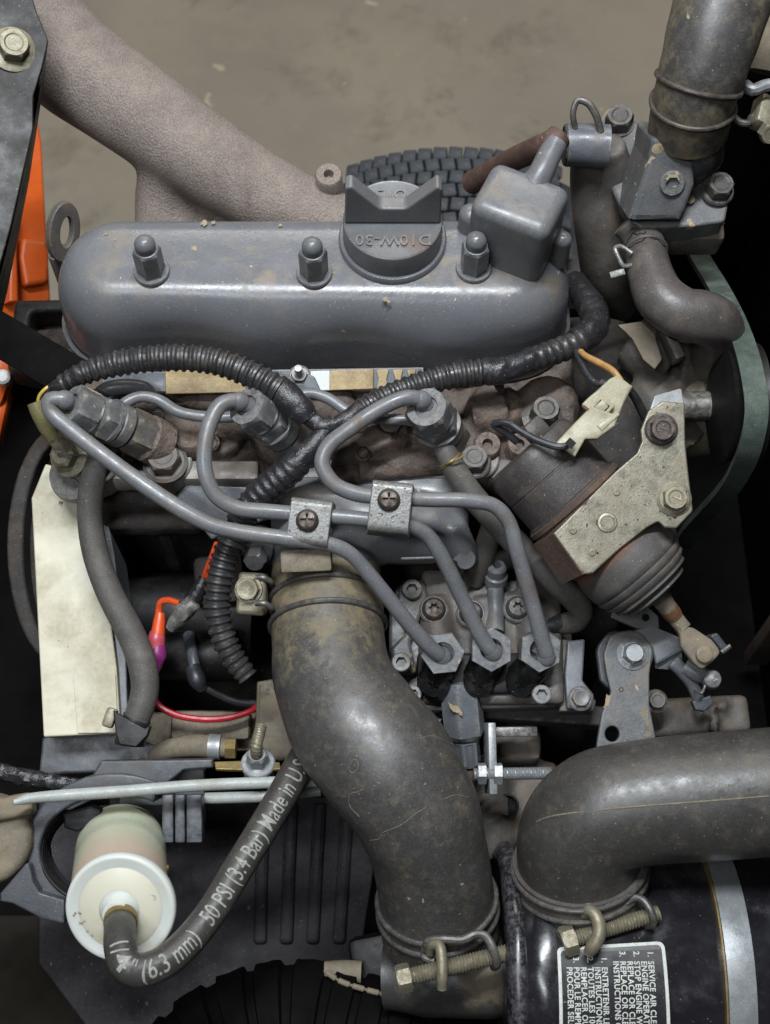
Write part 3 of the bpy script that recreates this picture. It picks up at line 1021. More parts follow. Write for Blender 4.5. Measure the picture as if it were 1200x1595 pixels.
t = thing('cream_box', 'tall cream painted metal box with a grey right edge', 'box', P(120, 950, -.2))
pp = P(120, 950, -0.075)
nr = V((0.0, -0.25, 1))
obj('face', plate_img([rpoly([(49, 776, 3), (71, 722, 3), (130, 740, 3), (158, 860), (172, 960), (182, 1040), (188, 1142, 3), (68, 1148, 3)])], pp, nr, 0.03, 0.0012), M['cream'], t)
obj('edge_strip', plate_img([rpoly([(131, 735), (154, 745), (178, 860), (196, 1000), (200, 1140), (190, 1142), (184, 1040), (174, 960), (160, 860)])], pp + nr * -0.004, nr, 0.05, 0.001), M['paint_blue'], t)
obj('cover_patch', plate_img([rpoly([(114, 1052, 2), (180, 1050, 2), (184, 1141, 2), (121, 1142, 2)])], pp + nr * 0.0016, nr, 0.0015, 0.0004), M['cream'], t)
obj('stiffener', plate_img([rpoly([(78, 1145), (190, 1140), (250, 1165), (240, 1200), (100, 1205), (60, 1210), (66, 1150)])], pp + nr * -0.03, nr, 0.02, 0.002), M['plastic'], t)
obj('latch', MB().box(frame(P(172, 1118, -.07), nr, (.3, 1, 0)), (0.014, 0.008, 0.008), 0.002), M['zinc_bolt'], t)

# ================================================================ tyre behind
t = thing('tyre', 'block treaded black tyre on the floor beyond the oil cap', 'tyre', V((0.1, 0.9, Z_FLOOR)))
RT, WT = 0.235, 0.17
pc = P(712, 274, -0.27) - V((0, 0, RT)) + V((0, -0.035, 0))
pc.z = Z_FLOOR + RT
obj_fr = frame(pc, (0, 1, 0), (1, 0, 0))
prof = [('c', RT * .62, -WT * .42), ('c', RT * .80, -WT * .5), ('c', RT * .93, -WT * .46), ('c', RT * .945, -WT * .35), ('c', RT * .955, 0), ('c', RT * .945, WT * .35), ('c', RT * .93, WT * .46), ('c', RT * .8, WT * .5), ('c', RT * .62, WT * .42)]
obj('carcass', MB().loft(prof, obj_fr, 72), M['tyre'], t)
obj('rim_disc', MB().loft([('c', RT * .63, -WT * .40), ('c', RT * .6, -WT * .36), ('c', RT * .3, -WT * .25), ('c', RT * .3, WT * .25), ('c', RT * .6, WT * .36), ('c', RT * .63, WT * .40)], obj_fr, 40), M['orange'], t)
blk = None
NB = 88
for row in range(9):
    for k in range(NB):
        ang = 2 * pi * (k + (0.5 if row % 2 else 0)) / NB
        if not (0.33 * pi < ang < 0.67 * pi):
            continue
        m = Matrix.Translation(pc) @ Matrix.Rotation(-ang + pi / 2, 4, 'Y') @ Matrix.Translation((0, (row - 4) * .0190, RT * (.992 - .0024 * abs(row - 4)**2))) @ Matrix.Rotation(0.12 if row % 2 else -0.12, 4, 'Z')
        if blk is None:
            me = MB().box(Matrix(), (0.0148, 0.0164, 0.022), 0.0012, 1).mesh('tread_block')
            me.materials.append(M['tyre'])
            blk = me
        o = bpy.data.objects.new('tread_block', blk)
        COL.objects.link(o)
        o.parent = t
        o.matrix_basis = Matrix.Translation(-t.location) @ m

# ================================================================ hydraulic / water outlet pipe and rusty breather hose
t = thing('water_outlet', 'blue grey cast water outlet between breather box and thermostat', 'outlet casting', P(900, 400, 0))
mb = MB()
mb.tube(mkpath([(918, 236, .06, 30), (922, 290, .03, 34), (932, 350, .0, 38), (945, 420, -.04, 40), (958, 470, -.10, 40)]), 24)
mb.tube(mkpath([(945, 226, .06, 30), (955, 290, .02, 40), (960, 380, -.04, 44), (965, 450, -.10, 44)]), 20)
obj('casting', cast(mb, 0.0026, 5), M['paint_dirty_shaded'], t, smooth=0).data.shade_smooth()  # spigot's grey paint again, its shade put into a darker colour
obj('spigot', MB().tube(mkpath([(882, 226, .075, 33), (905, 226, .075, 33), (948, 228, .075, 33)]), 36), M['paint_blue'], t)
p = P(882, 226, .075)
obj('plug', MB().loft([('c', .0150, -.001), ('c', .0150, .0012), ('c', .0138, .002), ('c', .013, .0012)], frame(p, (-1, 0, 0)), 30), M['shield'], t)
t = thing('breather_hose', 'rust red rubber hose pushed onto the breather spout', 'hose', P(820, 240, .1))
obj('hose_body', MB().tube(mkpath([(872, 212, .130, 20), (860, 224, .128, 22), (842, 230, .118, 20), (818, 240, .10, 19), (785, 256, .07, 18), (735, 285, .03, 18)]), 20), M['redhose'], t)
t = thing('steel_loop', 'thin bent steel loop standing behind the thermostat flange', 'loop', P(915, 190, .08))
obj('loop_rod', MB().tube(mkpath([(896, 200, .09, 5), (893, 175, .10, 5), (900, 157, .105, 5.5), (915, 160, .105, 6), (928, 178, .10, 6), (936, 205, .09, 6)]), 10), M['steel'], t)

# ================================================================ thermostat housing
t = thing('thermostat_housing', 'angular grey thermostat housing with two bolts and hex plug', 'thermostat housing', P(1040, 350, 0.02))
nf = V((0.02, -0.80, 0.58))
pf = P(1045, 284, 0.082)
mb = MB()
body = plate_img([rpoly([(979, 344, 3), (1010, 252, 6), (1016, 214, 8), (1062, 222, 14), (1082, 245, 18), (1083, 290, 12), (1068, 330, 6), (1060, 345, 4)])], pf, nf, 0.06, 0.0045)
obj('block', body, M['paint_worn'], t)
ear = plate_img([rpoly([(985, 345), (990, 312, 6), (1060, 300, 8), (1090, 285, 12), (1115, 275, 18), (1138, 300, 14), (1130, 345, 10), (1080, 352), (1000, 355)])], P(1080, 322, 0.052), (0, -.2, 1), 0.026, 0.002)
obj('right_ear', ear, M['paint_worn'], t)
ear = plate_img([rpoly([(936, 195, 10), (948, 172, 12), (985, 178, 12), (1000, 200, 6), (1015, 215), (985, 330, 6), (968, 325, 10), (945, 280, 14), (932, 235, 14)])], P(965, 230, 0.045), (-.22, -.15, 1), 0.018, 0.003)
obj('left_flange', ear, M['paint_worn'], t)
g = plate_img([rpoly([(930, 200, 10), (945, 168, 12), (985, 174, 12), (1000, 200, 6), (1015, 215), (985, 337, 6), (964, 330, 10), (940, 282, 14), (927, 237, 14)])], P(962, 232, 0.028), (-.22, -.15, 1), 0.004, 0.0008)
obj('gasket', g, M['tan'], t)
g = plate_img([rpoly([(983, 352), (1132, 345, 8), (1126, 352, 6), (1080, 362), (1030, 368), (990, 366)])], P(1060, 352, 0.028), (0, -.25, 1), 0.004, 0.0008)
obj('gasket', g, M['tan'], t)
p = PPL(1047, 285, pf, nf)
s_ = sc(p)
obj('hex_plug', MB().loft([('c', 20 * s_, -.004), ('c', 20 * s_, .0015), ('c', 18 * s_, .003), ('h', 11.5 * s_, .003), ('h', 11 * s_, .002), ('h', 11 * s_, -.003)], frame(p, nf), 48), M['paint_worn'], t, smooth=30)
bolt(t, P(964, 195, .047), (-.08, -.1, 1), 22, M['steel'], h=0.95, flange=1.15, name='bolt')
bolt(t, P(1117, 298, .056), (.05, -.15, 1), 22, M['steel'], h=0.9, flange=1.2, name='bolt')
mb = MB()
mb.tube(mkpath([(1075, 240, .06, 52), (1072, 215, .085, 56), (1073, 195, .10, 57), (1078, 170, .115, 57)]), 28)
obj('outlet_neck', mb, M['paint_worn'], t)
mb = MB()
mb.tube(mkpath([(975, 345, .035, 26), (995, 365, .03, 29), (1004, 385, .028, 29)]), 22)
mb.box(frame(P(1060, 370, .015), (0, -.2, 1), (1, 0, 0)), (0.062, 0.018, 0.03), 0.004)
obj('bypass_neck', mb, M['paint_dirty_shaded'], t)
for px, py, r in ((1024, 232, 9), (1031, 229, 7), (1058, 236, 5), (1075, 310, 8), (1070, 297, 6), (945, 268, 5)):
    p = PPL(px, py, pf, nf) if px > 1000 and py < 240 else P(px, py, .056 if px > 1000 else .047)
    obj('paint_chip', MB().loft([('c', r * sc(p), 0.0002), ('c', r * .7 * sc(p), .0006)], frame(p, nf if py < 240 else (0, -.2, 1)), 9), M['dust'], t)

t = thing('radiator_hose', 'fat worn black radiator hose rising at the top right corner', 'hose', P(1090, 150, .1))
path = mkpath([(1072, 203, .098, 62), (1076, 180, .112, 63), (1084, 145, .13, 64), (1096, 105, .145, 68), (1112, 50, .16, 73), (1132, -20, .175, 77), (1150, -90, .185, 78)], step=0.002)
ho = obj('hose_body', MB().tube(path, 56), M['rubber'], t)
grime(ho, lambda co: .56 - 1.2 * max(0, 1 - (co - P(1115, 70, .20)).length / .062))
t = thing('hose_clamp', 'double wire clamp round the radiator hose below its worn patch', 'hose clamp', P(1080, 150, .1))
for s_ in (0.024, 0.040):
    p = at_s(path, s_)
    wire(torus_path(p[0], p[1], p[4] * 1.02, 0.0019), M['screw'], 'wire_ring', t)
wire([(P(1140, 178, .10), .0028), (P(1152, 190, .10), .0028), (P(1165, 192, .10), .0028), (P(1172, 182, .10), .0028)], M['steel'], 'wire_end', t)
wire([(P(1160, 132, .12), .0045), (P(1172, 140, .12), .0045), (P(1190, 134, .12), .0045), (P(1215, 130, .12), .0045)], M['zinc'], 'wire_end', t)
obj('screw_block', MB().box(frame(P(1192, 178, .10), (.3, -.3, 1), (.2, 1, 0)), (0.024, 0.018, 0.016), 0.003), M['zinc_bolt'], t)
bolt(t, P(1196, 205, .10), (0.1, -.9, .6), 17, M['zinc_bolt'], h=1.0, flange=0)
t = thing('pale_fitting', 'pale casting just visible beside the radiator hose', 'casting', P(1195, 80, .05))
obj('body', MB().tube(mkpath([(1215, 30, .06, 40), (1210, 80, .06, 42), (1200, 115, .05, 36)]), 20), M['tan'], t)

# ================================================================ water pump hose
t = thing('bypass_hose', 'bent weathered water hose curving down beside the green belt', 'hose', P(1050, 480, 0))
path = mkpath([(1001, 368, .032, 31), (1006, 392, .034, 32), (1013, 425, .038, 35), (1028, 462, .04, 39), (1060, 487, .038, 41), (1100, 496, .032, 42), (1118, 512, .015, 41), (1112, 548, -.02, 38), (1100, 590, -.05, 35)], step=0.0018)
obj('hose_body', MB().tube(path, 28, mod=wrinkle(.03, 60)), M['hose_brn'], t)
mb = MB()
for s0, a0, a1, k in ((0.010, -.2, 1.1, 0), (0.019, -1.2, .9, 1)):
    pts = []
    for i in range(14):
        u = i / 13
        p = at_s(path, s0 + .002 * sin(u * 9 + k) + .001 * sin(u * 23))
        a = a0 + (a1 - a0) * u
        pts.append((p[0] + (p[2] * cos(a) + p[3] * sin(a)) * p[4] * 1.0, 0.0006))
    mb.tube(mkpath(pts, px=False, per=2), 6)
obj('crack', mb, M['shadowhole'], t)
t = thing('spring_clamp', 'small flat steel spring clamp on the bent water hose', 'spring clamp', P(970, 405, .03))
p = at_s(path, 0.016)
mb = MB()
wire([(P(985, 395, .05), .0018), (P(968, 384, .05), .0018), (P(959, 386, .048), .0018), (P(964, 402, .046), .0018), (P(972, 414, .044), .0018), (P(988, 412, .044), .0018)], M['plate'], 'spring_ear', t)
obj('spring_tab', MB().box(frame(P(962, 426, .04), (-.2, -.4, 1), (1, .25, 0)), (0.011, 0.005, 0.002), 0.0006), M['plate'], t)
wire(torus_path(p[0], p[1], p[4] * 1.02, 0.0012, ry=1), M['hose_brn'], 'band', t)

# ================================================================ belt, pulley, alternator
t = thing('fan_belt', 'worn green fan belt looping down the right side', 'belt', V((0.262, 0.1, -0.3)))
XB = 0.262
pts = []
for px, py in ((1078, 372), (1092, 400), (1122, 450), (1150, 508), (1171, 575), (1179, 640), (1168, 702), (1143, 755), (1105, 800), (1080, 826)):
    dep = FPX * XB / (px - 600)
    d = ray(px, py)
    pts.append(CAM + d * (dep / FPX))
cen = sum(pts, V()) / len(pts)
# close the loop underneath
loop = pts + [V((XB, pts[-1].y + .01, pts[-1].z - .06)), V((XB, cen.y + .02, pts[-1].z - .12)), V((XB, pts[0].y - .02, pts[-1].z - .06))]
path = mkpath([(p, .004) for p in loop], px=False, per=14, step=.004)
vs, fs = [], []
for k, (p, T, N_, B_, r, s_) in enumerate(path):
    out = V((1, 0, 0)).cross(T).normalized()
    if out.dot(p - cen) < 0:
        out = -out
    hw = 0.0085
    vs += [p + V((-hw, 0, 0)), p + V((hw, 0, 0)), p + V((hw * .75, 0, 0)) - out * .008, p + V((-hw * .75, 0, 0)) - out * .008]
for k in range(len(path) - 1):
    for i in range(4):
        fs.append((k * 4 + i, k * 4 + (i + 1) % 4, k * 4 + 4 + (i + 1) % 4, k * 4 + 4 + i))
obj('belt_band', MB().add(vs, fs), [M['belt']], t)
t = thing('belt_pulley', 'dark grooved pulley carrying the green belt', 'pulley', V((XB, .08, -.2)))
py_, pz_ = (pts[4].y + pts[7].y) / 2 - 0.0, 0
# pulley circle fitted through three belt points
a, b, c = pts[3], pts[5], pts[7]
ax_, ay_, bx_, by_, cx_, cy_ = a.y, a.z, b.y, b.z, c.y, c.z
D = 2 * (ax_ * (by_ - cy_) + bx_ * (cy_ - ay_) + cx_ * (ay_ - by_))
uy = ((ax_**2 + ay_**2) * (by_ - cy_) + (bx_**2 + by_**2) * (cy_ - ay_) + (cx_**2 + cy_**2) * (ay_ - by_)) / D
uz = ((ax_**2 + ay_**2) * (cx_ - bx_) + (bx_**2 + by_**2) * (ax_ - cx_) + (cx_**2 + cy_**2) * (bx_ - ax_)) / D
pc = V((XB, uy, uz))
RP = (b - pc).length - 0.009
print('pulley', pc, RP)
RP = min(RP, 0.044)
fr = frame(pc, (1, 0, 0), (0, 1, 0))
obj('sheave', MB().loft([('c', RP * .3, -.02), ('c', RP * .9, -.013), ('c', RP * 1.02, -.0115), ('c', RP * .93, -.004), ('c', RP * .93, .004), ('c', RP * 1.06, .0125), ('c', RP * 1.06, .0145), ('c', RP * .9, .0145), ('c', RP * .2, .02)], fr, 64), M['black'], t)
obj('hub', MB().loft([('c', RP * .25, -.05), ('c', RP * .25, -.01)], fr, 24), M['steel'], t)

t = thing('water_pump', 'dull grey cast pump body under the bent water hose', 'pump', P(1030, 600, -.06))
mb = MB()
mb.tube(mkpath([(985, 530, -.03, 44), (1010, 545, -.03, 46), (1040, 560, -.035, 40)]), 24)
mb.tube(mkpath([(1040, 570, -.05, 62), (1090, 575, -.055, 56), (1110, 578, -.055, 50)]), 24)
mb.tube(mkpath([(1000, 600, -.06, 50), (1040, 640, -.06, 50), (1080, 690, -.07, 40)]), 24)
mb.tube(mkpath([(1100, 580, -.04, 42), (1098, 602, -.055, 44)]), 24)
obj('casting', cast(mb, 0.003, 5, .0008, 150), M['paint_dirty_shaded'], t)
fin = plate_img([rpoly([(962, 506), (1000, 500, 8), (1020, 520, 12), (1032, 560, 10), (1020, 575), (1002, 560), (985, 528, 8), (975, 518)])], P(1000, 530, .0), (-.2, -.4, 1), .006, .001)
obj('torn_shield', fin, M['tan'], t)
obj('fin', MB().box(frame(P(1044, 535, .0), (0, -.3, 1), (.4, -1, 0)), (0.03, 0.008, 0.02), 0.002), M['paint_dirty_shaded'], t)
mb = MB().tube(mkpath([(1068, 640, -.03, 17), (1090, 639, -.03, 17), (1112, 638, -.03, 17)]), 20)
obj('blue_stub', mb, M['paint_blue'], t)
bolt(t, P(1107, 638, -.03), (1, 0, .1), 17, M['paint_blue'], h=.6, flange=0, name='stub_nut')
mb = MB().loft([('c', .036, -.02), ('c', .036, .01), ('c', .032, .014)], frame(P(1085, 640, -.07), (.9, 0, .3)), 32)
obj('rear_cup', mb, M['tan'], t)
t = thing('thin_steel_rod', 'thin bright steel rod end beside the lower water hose', 'rod', P(1135, 565, -.03))
obj('rod', MB().tube(mkpath([(1112, 552, -.03, 4), (1130, 562, -.03, 4), (1148, 573, -.03, 4)]), 8), M['zinc'], t)

# ================================================================ taped rail and its nuts
t = thing('taped_rail', 'grey metal strip wrapped in yellowed tape below the valve cover', 'rail', P(450, 595, 0.0))
zr = 0.012


def strip(x0, x1, y0a, y1a, y0b, y1b, z, th=0.004):
    return plate_img([[(x0, y0a), (x1, y0b), (x1, y1b), (x0, y1a)]], P((x0 + x1) / 2, (y0a + y1a) / 2, z), (0, -.55, 1), th, .0008)


obj('strip', strip(160, 660, 580, 612, 572, 604, zr), M['paint_blue'], t)
obj('tape_wrap', strip(258, 384, 577, 614, 574, 611, zr + .003, .007), M['tantape'], t)
obj('tape_wrap', strip(514, 582, 577, 608, 574, 606, zr + .003, .007), M['tantape'], t)
for x0, x1 in ((586, 606), (612, 628), (634, 648)):
    obj('tape_shred', plate_img([rpoly([(x0, 576, 2), (x1, 575, 2), (x1 - 4, 592, 3), (x1 + 1, 605, 2), (x0 + 1, 606, 2), (x0 + 4, 590, 3)])], P(x0, 590, zr + .0034), (0, -.55, 1), .0012, .0003), M['tantape'], t)
obj('white_patch', strip(484, 514, 578, 609, 577, 608, zr + .0025, .006), M['white'], t)
mb = MB().add([], [])
p = P(467, 598, zr + .003)
obj('lug', plate_img([rpoly([(430, 612, 8), (446, 588, 12), (468, 578, 14), (490, 586, 10), (502, 612, 6)])], p, (0, -.5, 1), .005, .001), M['paint_blue'], t)
p = P(467, 586, zr + .003)
bolt(t, p, (0, -.25, 1), 13, M['paint'], h=.7, flange=1.35, name='nut')
obj('stud', MB().tube(mkpath([(p + V((0, -.001, .004)), 5.5 * sc(p)), (p + V((0, -.003, .016)), 5.5 * sc(p))], px=False, step=.0004), 12, mod=thread(.001, .06)), M['zinc'], t)
p = P(716, 572, .01)
bolt(t, p, (0, -.25, 1), 9, M['zinc'], h=.7, flange=1.35, name='nut')

# ================================================================ injectors


def injector(label, nut_px, z, axis, rs, sq=1.0):
    T = P(nut_px[0], nut_px[1], z)
    A = V(axis).normalized()
    s_ = sc(T)
    t_ = thing('injector', label, 'injector', T - A * .05, 'fuel injectors along the cylinder head')
    r = rs * s_
    fr = frame(T, A)

    def part(name, rings, m, ph=0.0, sm=28):
        return obj(name, MB().loft([(sh, rr * r, h) for sh, rr, h in rings], fr, 48, ph=ph), m, t_, smooth=sm)
    part('pipe_nut', [('c', .95, -.017), ('h', 1.02, -.016), ('h', 1.02, -.004), ('h', 1.0, -.0028), ('c', .85, 0), ('c', .5, 0), ('c', .47, -.002)], M['paint_worn'], .2)
    part('collar', [('c', .9, -.030), ('c', .9, -.0175), ('c', .86, -.0165)], M['paint'])
    part('lock_nut', [('c', 1.06, -.0335), ('c', 1.06, -.031), ('h', 1.05, -.0305), ('h', 1.05, -.0225), ('c', .92, -.021)], M['paint_worn'], .5)
    part('return_banjo', [('c', .98, -.044), ('c', 1.02, -.043), ('c', 1.02, -.036), ('c', .95, -.0345)], M['paint_worn'])
    part('holder', [('h', 1.1, -.062), ('h', 1.1, -.049), ('c', .96, -.046)], M['paint_dirty_shaded'], .1)
    part('base', [('c', 1.12, -.078), ('c', 1.12, -.064), ('c', 1.0, -.062)], M['headrust'])
    return t_


injector('fuel injector at the far left end beside the yellow green sleeve', (112, 629), .062, (-.72, .0, .78), 35)
injector('middle fuel injector nearest the taped junction of the harness', (384, 632), .058, (-.5, -.05, .9), 36)
injector('fuel injector beneath the rusty flecked pipe beside the tied grey hose', (664, 634), .058, (-.28, -.12, 1), 37)

# ================================================================ injection pipes


def ferrules(path, parent):
    for seg in (path[2:7], path[-9:-4]):
        k = len(seg) - 1
        obj('ferrule', MB().tube([(q[0], q[1], q[2], q[3], q[4] * (1.05 + .22 * sin(pi * i / k)**.6), q[5]) for i, q in enumerate(seg)], 18), M['pipe'], parent)


PG = 'steel injection pipes from pump to injectors'
NP = 16
t = thing('injection_pipe', 'longest injection pipe running diagonally from the far left injector', 'pipe', P(450, 840, .015), PG)
pth = [(116, 630, .058, 12), (96, 622, .066, 12.5), (78, 624, .066, 13), (80, 641, .062, 13), (110, 669, .058, 13), (200, 738, .048, 13), (280, 792, .040, 13), (330, 818, .034, 12.5), (370, 828, .030, 12.5), (440, 838, .026, 12.5),
       (515, 848, .022, 12), (545, 862, .016, 12), (575, 894, .004, 12), (640, 975, -.028, 12.5), (672, 1010, -.044, 12.5), (688, 1022, -.054, 12.5), (692, 1022, -.066, 12)]
obj('pipe_body', MB().tube(mkpath(pth, step=.002), NP, mod=lambda s_, tt, p: 1 + .02 * noise.noise(p * 120)), M['pipe'], t)
ferrules(mkpath(pth, step=.002), t)
t = thing('injection_pipe', 'hooked injection pipe curling from the middle injector through both clamps', 'pipe', P(450, 800, .02), PG)
pth = [(388, 633, .055, 11.5), (368, 624, .062, 12), (345, 630, .064, 12.5), (329, 655, .062, 12.5), (320, 690, .058, 12.5), (320, 735, .050, 12.5), (335, 770, .042, 12.5), (365, 790, .036, 12.5), (420, 797, .032, 12.5), (500, 803, .028, 12),
       (570, 809, .026, 12), (640, 820, .022, 12), (666, 834, .014, 12), (688, 866, .002, 12.5), (722, 935, -.024, 12.5), (752, 995, -.044, 12.5), (768, 1016, -.052, 12.5), (772, 1016, -.064, 12)]
obj('pipe_body', MB().tube(mkpath(pth, step=.002), NP, mod=lambda s_, tt, p: 1 + .02 * noise.noise(p * 120)), M['pipe'], t)
ferrules(mkpath(pth, step=.002), t)
t = thing('injection_pipe', 'injection pipe with rust flecks looping from the third injector', 'pipe', P(600, 760, .03), PG)
pth = [(668, 634, .054, 11.5), (655, 622, .061, 12), (632, 620, .064, 12.5), (595, 635, .062, 12.5), (545, 668, .056, 12.5), (512, 695, .05, 12.5), (502, 722, .046, 12.5), (520, 753, .040, 12.5), (555, 769, .036, 12.5), (600, 774, .034, 12), (660, 778, .030, 12),
       (730, 780, .028, 12), (770, 788, .024, 12), (792, 812, .016, 12), (805, 855, .004, 12.5), (828, 935, -.024, 12.5), (846, 1000, -.044, 12.5), (852, 1022, -.052, 12.5), (846, 1030, -.066, 12)]
pp3 = mkpath(pth, step=.002)
PIPE3 = obj('pipe_body', MB().tube(pp3, NP, mod=lambda s_, tt, p: 1 + .02 * noise.noise(p * 120)), M['pipe'], t).name
ferrules(pp3, t)
grime(bpy.data.objects[PIPE3], near_px([(790, 810, .017), (793, 818, .015), (818, 900, -.012), (821, 912, -.016), (824, 925, -.02), (560, 660, .06), (572, 652, .06), (846, 1022, -.06)], (20, 20, 26, 26, 26, 14, 14, 18)))

# pipe clamps


def pipe_clamp(label, cpx, z, corners, screw, nr):
    pt = P(*cpx, z)
    t_ = thing('pipe_clamp', label, 'pipe clamp', pt, 'pipe clamps on the injection pipes')
    n_ = V(nr).normalized()
    q = [PPL(*c, pt, n_) for c in corners]
    ux = ((q[1] - q[0]) + (q[2] - q[3])).normalized()
    uy = n_.cross(ux)
    wx, wy = (q[1] - q[0]).length, (q[3] - q[0]).length
    mid = sum(q, V()) / 4
    for nm, k, dz, th, mm in (('top_plate', 1.0, 0.0, .0125, 'plate'), ('bottom_plate', 1.05, -.0128, .0085, 'plate')):
        fr_ = Matrix((uy, n_, ux)).transposed().to_4x4()
        fr_.translation = mid + n_ * dz + ux * wx * k / 2
        r_ = .0055 if nm == 'top_plate' else .002
        ol = rpoly([(-wy / 2, -th, .0008), (wy / 2, -th, .0008), (wy / 2, 0, r_), (-wy / 2, 0, r_)], 8)
        obj(nm, plate2d([ol], wx * k, .0008, fr_), M[mm], t_, smooth=40)
    fr_ = frame(mid - n_ * .0126, n_, ux)
    obj('rusty_gap', MB().box(fr_, (wx * 1.02, wy * .98, .0012)), M['rustmetal'], t_)
    p = PPL(screw[0], screw[1], pt, n_)
    so = socket_screw(t_, p + n_ * .001, n_ + V((.04, 0, 0)), 17, M['screw'], 'x', dome=True, rec=.55)
    return t_


pipe_clamp('worn steel pipe clamp above the round intake neck', (481, 812), .034, [(455, 772), (520, 779), (510, 853), (443, 845)], (479, 811), (-.03, -.30, 1))
pipe_clamp('worn steel pipe clamp higher and further right near third injector', (608, 788), .042, [(581, 745), (645, 751), (637, 834), (570, 826)], (606, 779), (-.02, -.30, 1))

# ================================================================ thin return pipes
t = thing('return_pipe', 'thin grey fuel return pipe between the left and middle injectors', 'pipe', P(280, 640, .0), 'thin fuel return pipes')
obj('pipe_body', MB().tube(mkpath([(178, 648, .03, 9), (192, 630, .036, 9), (218, 618, .036, 9), (245, 622, .034, 9), (280, 642, .032, 9), (330, 650, .030, 9), (390, 650, .03, 9), (412, 660, .026, 9)]), 14), M['pipe'], t)
t = thing('return_pipe', 'thin grey fuel return pipe between middle and third injectors', 'pipe', P(520, 625, .0), 'thin fuel return pipes')
obj('pipe_body', MB().tube(mkpath([(430, 640, .03, 9), (455, 622, .032, 9), (480, 613, .032, 9), (510, 620, .03, 9), (545, 642, .028, 9), (590, 652, .028, 9), (640, 655, .028, 9), (664, 664, .026, 9)]), 14), M['pipe'], t)
t = thing('short_elbow_pipe', 'short glossy blue grey elbow under the left harness arch', 'pipe', P(190, 610, .0))
obj('pipe_body', MB().tube(mkpath([(152, 616, .024, 11), (168, 606, .028, 12), (195, 602, .028, 12), (228, 606, .024, 11), (238, 622, .016, 11)]), 14), M['paint_blue'], t)

# ================================================================ wiring harness
t = thing('wiring_harness', 'black corrugated wiring harness joined by tape over the injectors', 'wiring harness', P(490, 660, .03))
cor = corr(.0058, .16)
h, pa = hose('conduit', [(84, 606, .05, 10), (105, 594, .055, 15), (140, 578, .058, 18), (200, 563, .062, 20), (270, 557, .064, 20.5), (335, 563, .064, 20.5), (385, 580, .062, 21), (420, 598, .06, 21), (440, 610, .058, 22)], M['conduit'], t, 20, .0009, cor)
hose('tape_sleeve', [(430, 603, .058, 22.5), (452, 622, .056, 23), (470, 640, .053, 22), (480, 654, .05, 18)], M['tape'], t, 20, .0015, wrinkle(.08, 120))
hose('tape_wrap', [(76, 606, .05, 7), (95, 600, .054, 11), (112, 591, .056, 16), (120, 588, .057, 17.5)], M['tape'], t, 16, .0015, wrinkle(.1, 150))
hose('junction_tape', [(472, 640, .052, 17), (490, 656, .05, 14), (503, 664, .05, 14), (522, 662, .05, 13), (545, 650, .05, 14), (560, 640, .048, 17)], M['tape'], t, 18, .0012, wrinkle(.13, 200))
hose('junction_tape', [(522, 655, .05, 12), (508, 670, .048, 15), (488, 695, .044, 17), (470, 712, .04, 20), (455, 728, .036, 22)], M['tape'], t, 18, .0012, wrinkle(.10, 160))
hose('conduit', [(550, 646, .048, 15), (580, 628, .048, 17), (620, 610, .048, 17.5), (670, 594, .048, 19), (720, 583, .048, 20), (770, 578, .048, 20.5)], M['conduit'], t, 20, .0009, cor)
hose('tape_wrap', [(752, 579, .048, 21.5), (780, 577, .048, 22.5), (800, 571, .048, 20), (830, 560, .046, 20.5)], M['tape'], t, 20, .0012, wrinkle(.12, 170))
hose('conduit', [(820, 564, .047, 19), (850, 553, .044, 19.5), (890, 538, .04, 20), (905, 530, .038, 20)], M['conduit'], t, 20, .0009, corr(.007, .10))
hose('tape_wrap', [(893, 536, .039, 21), (915, 522, .034, 23), (928, 505, .028, 23), (925, 485, .02, 23), (910, 462, .01, 22), (895, 440, .0, 20)], M['tape'], t, 20, .0012, wrinkle(.1, 130))
hose('tape_sleeve', [(478, 706, .04, 19), (455, 730, .035, 23), (430, 750, .028, 24.5), (405, 772, .02, 24), (390, 788, .014, 22)], M['tape'], t, 20, .0009, lambda s_, tt, p: corr(.0062, .07)(s_, tt, p) + .05 * noise.noise(p * 110))
hose('conduit', [(398, 778, .017, 22), (382, 800, .01, 22), (366, 830, .002, 20.5), (352, 865, -.006, 20.5), (342, 905, -.014, 20.5), (339, 945, -.022, 20), (346, 985, -.03, 19.5), (362, 1022, -.038, 18.5), (386, 1054, -.046, 16)], M['conduit'], t, 20, .0008, corr(.0056, .17))
hose('hanging_tape', [(770, 590, .04, 9), (778, 600, .034, 8), (780, 612, .028, 5)], M['tape'], t, 10, .001, wrinkle(.3, 250))

# colour wires at the left end
t = thing('glow_plug_lead', 'yellow and blue wires running into an olive connector sleeve', 'wire lead', P(75, 640, .03))
for m_, dx, w_ in (('yellow', 0, 3.6), ('blackw', 5, 3.4), ('red', 9, 2.6)):
    hose('wire', [(82 + dx, 600 + dx * .4, .052, w_), (72 + dx * .7, 606, .052, w_), (62 + dx * .5, 618, .048, w_), (60 + dx * .4, 634, .042, w_)], M[m_], t, 8)
hose('sleeve', [(56, 626, .046, 14), (62, 640, .042, 15), (72, 662, .034, 14), (84, 682, .026, 12)], M['olive'], t, 18)
hose('terminal', [(82, 676, .028, 13), (94, 692, .02, 15), (102, 702, .014, 16)], M['zinc_bolt'], t, 6)
p = P(100, 708, .012)
obj('terminal_nut', MB().loft([('c', 34 * sc(p), -.012), ('c', 34 * sc(p), -.006), ('c', 24 * sc(p), -.004), ('h', 22 * sc(p), -.004), ('h', 22 * sc(p), .003), ('c', 15 * sc(p), .005)], frame(p, (-.4, -.4, 1)), 36), M['zinc_bolt'], t, smooth=28)
p = P(118, 742, -.02)
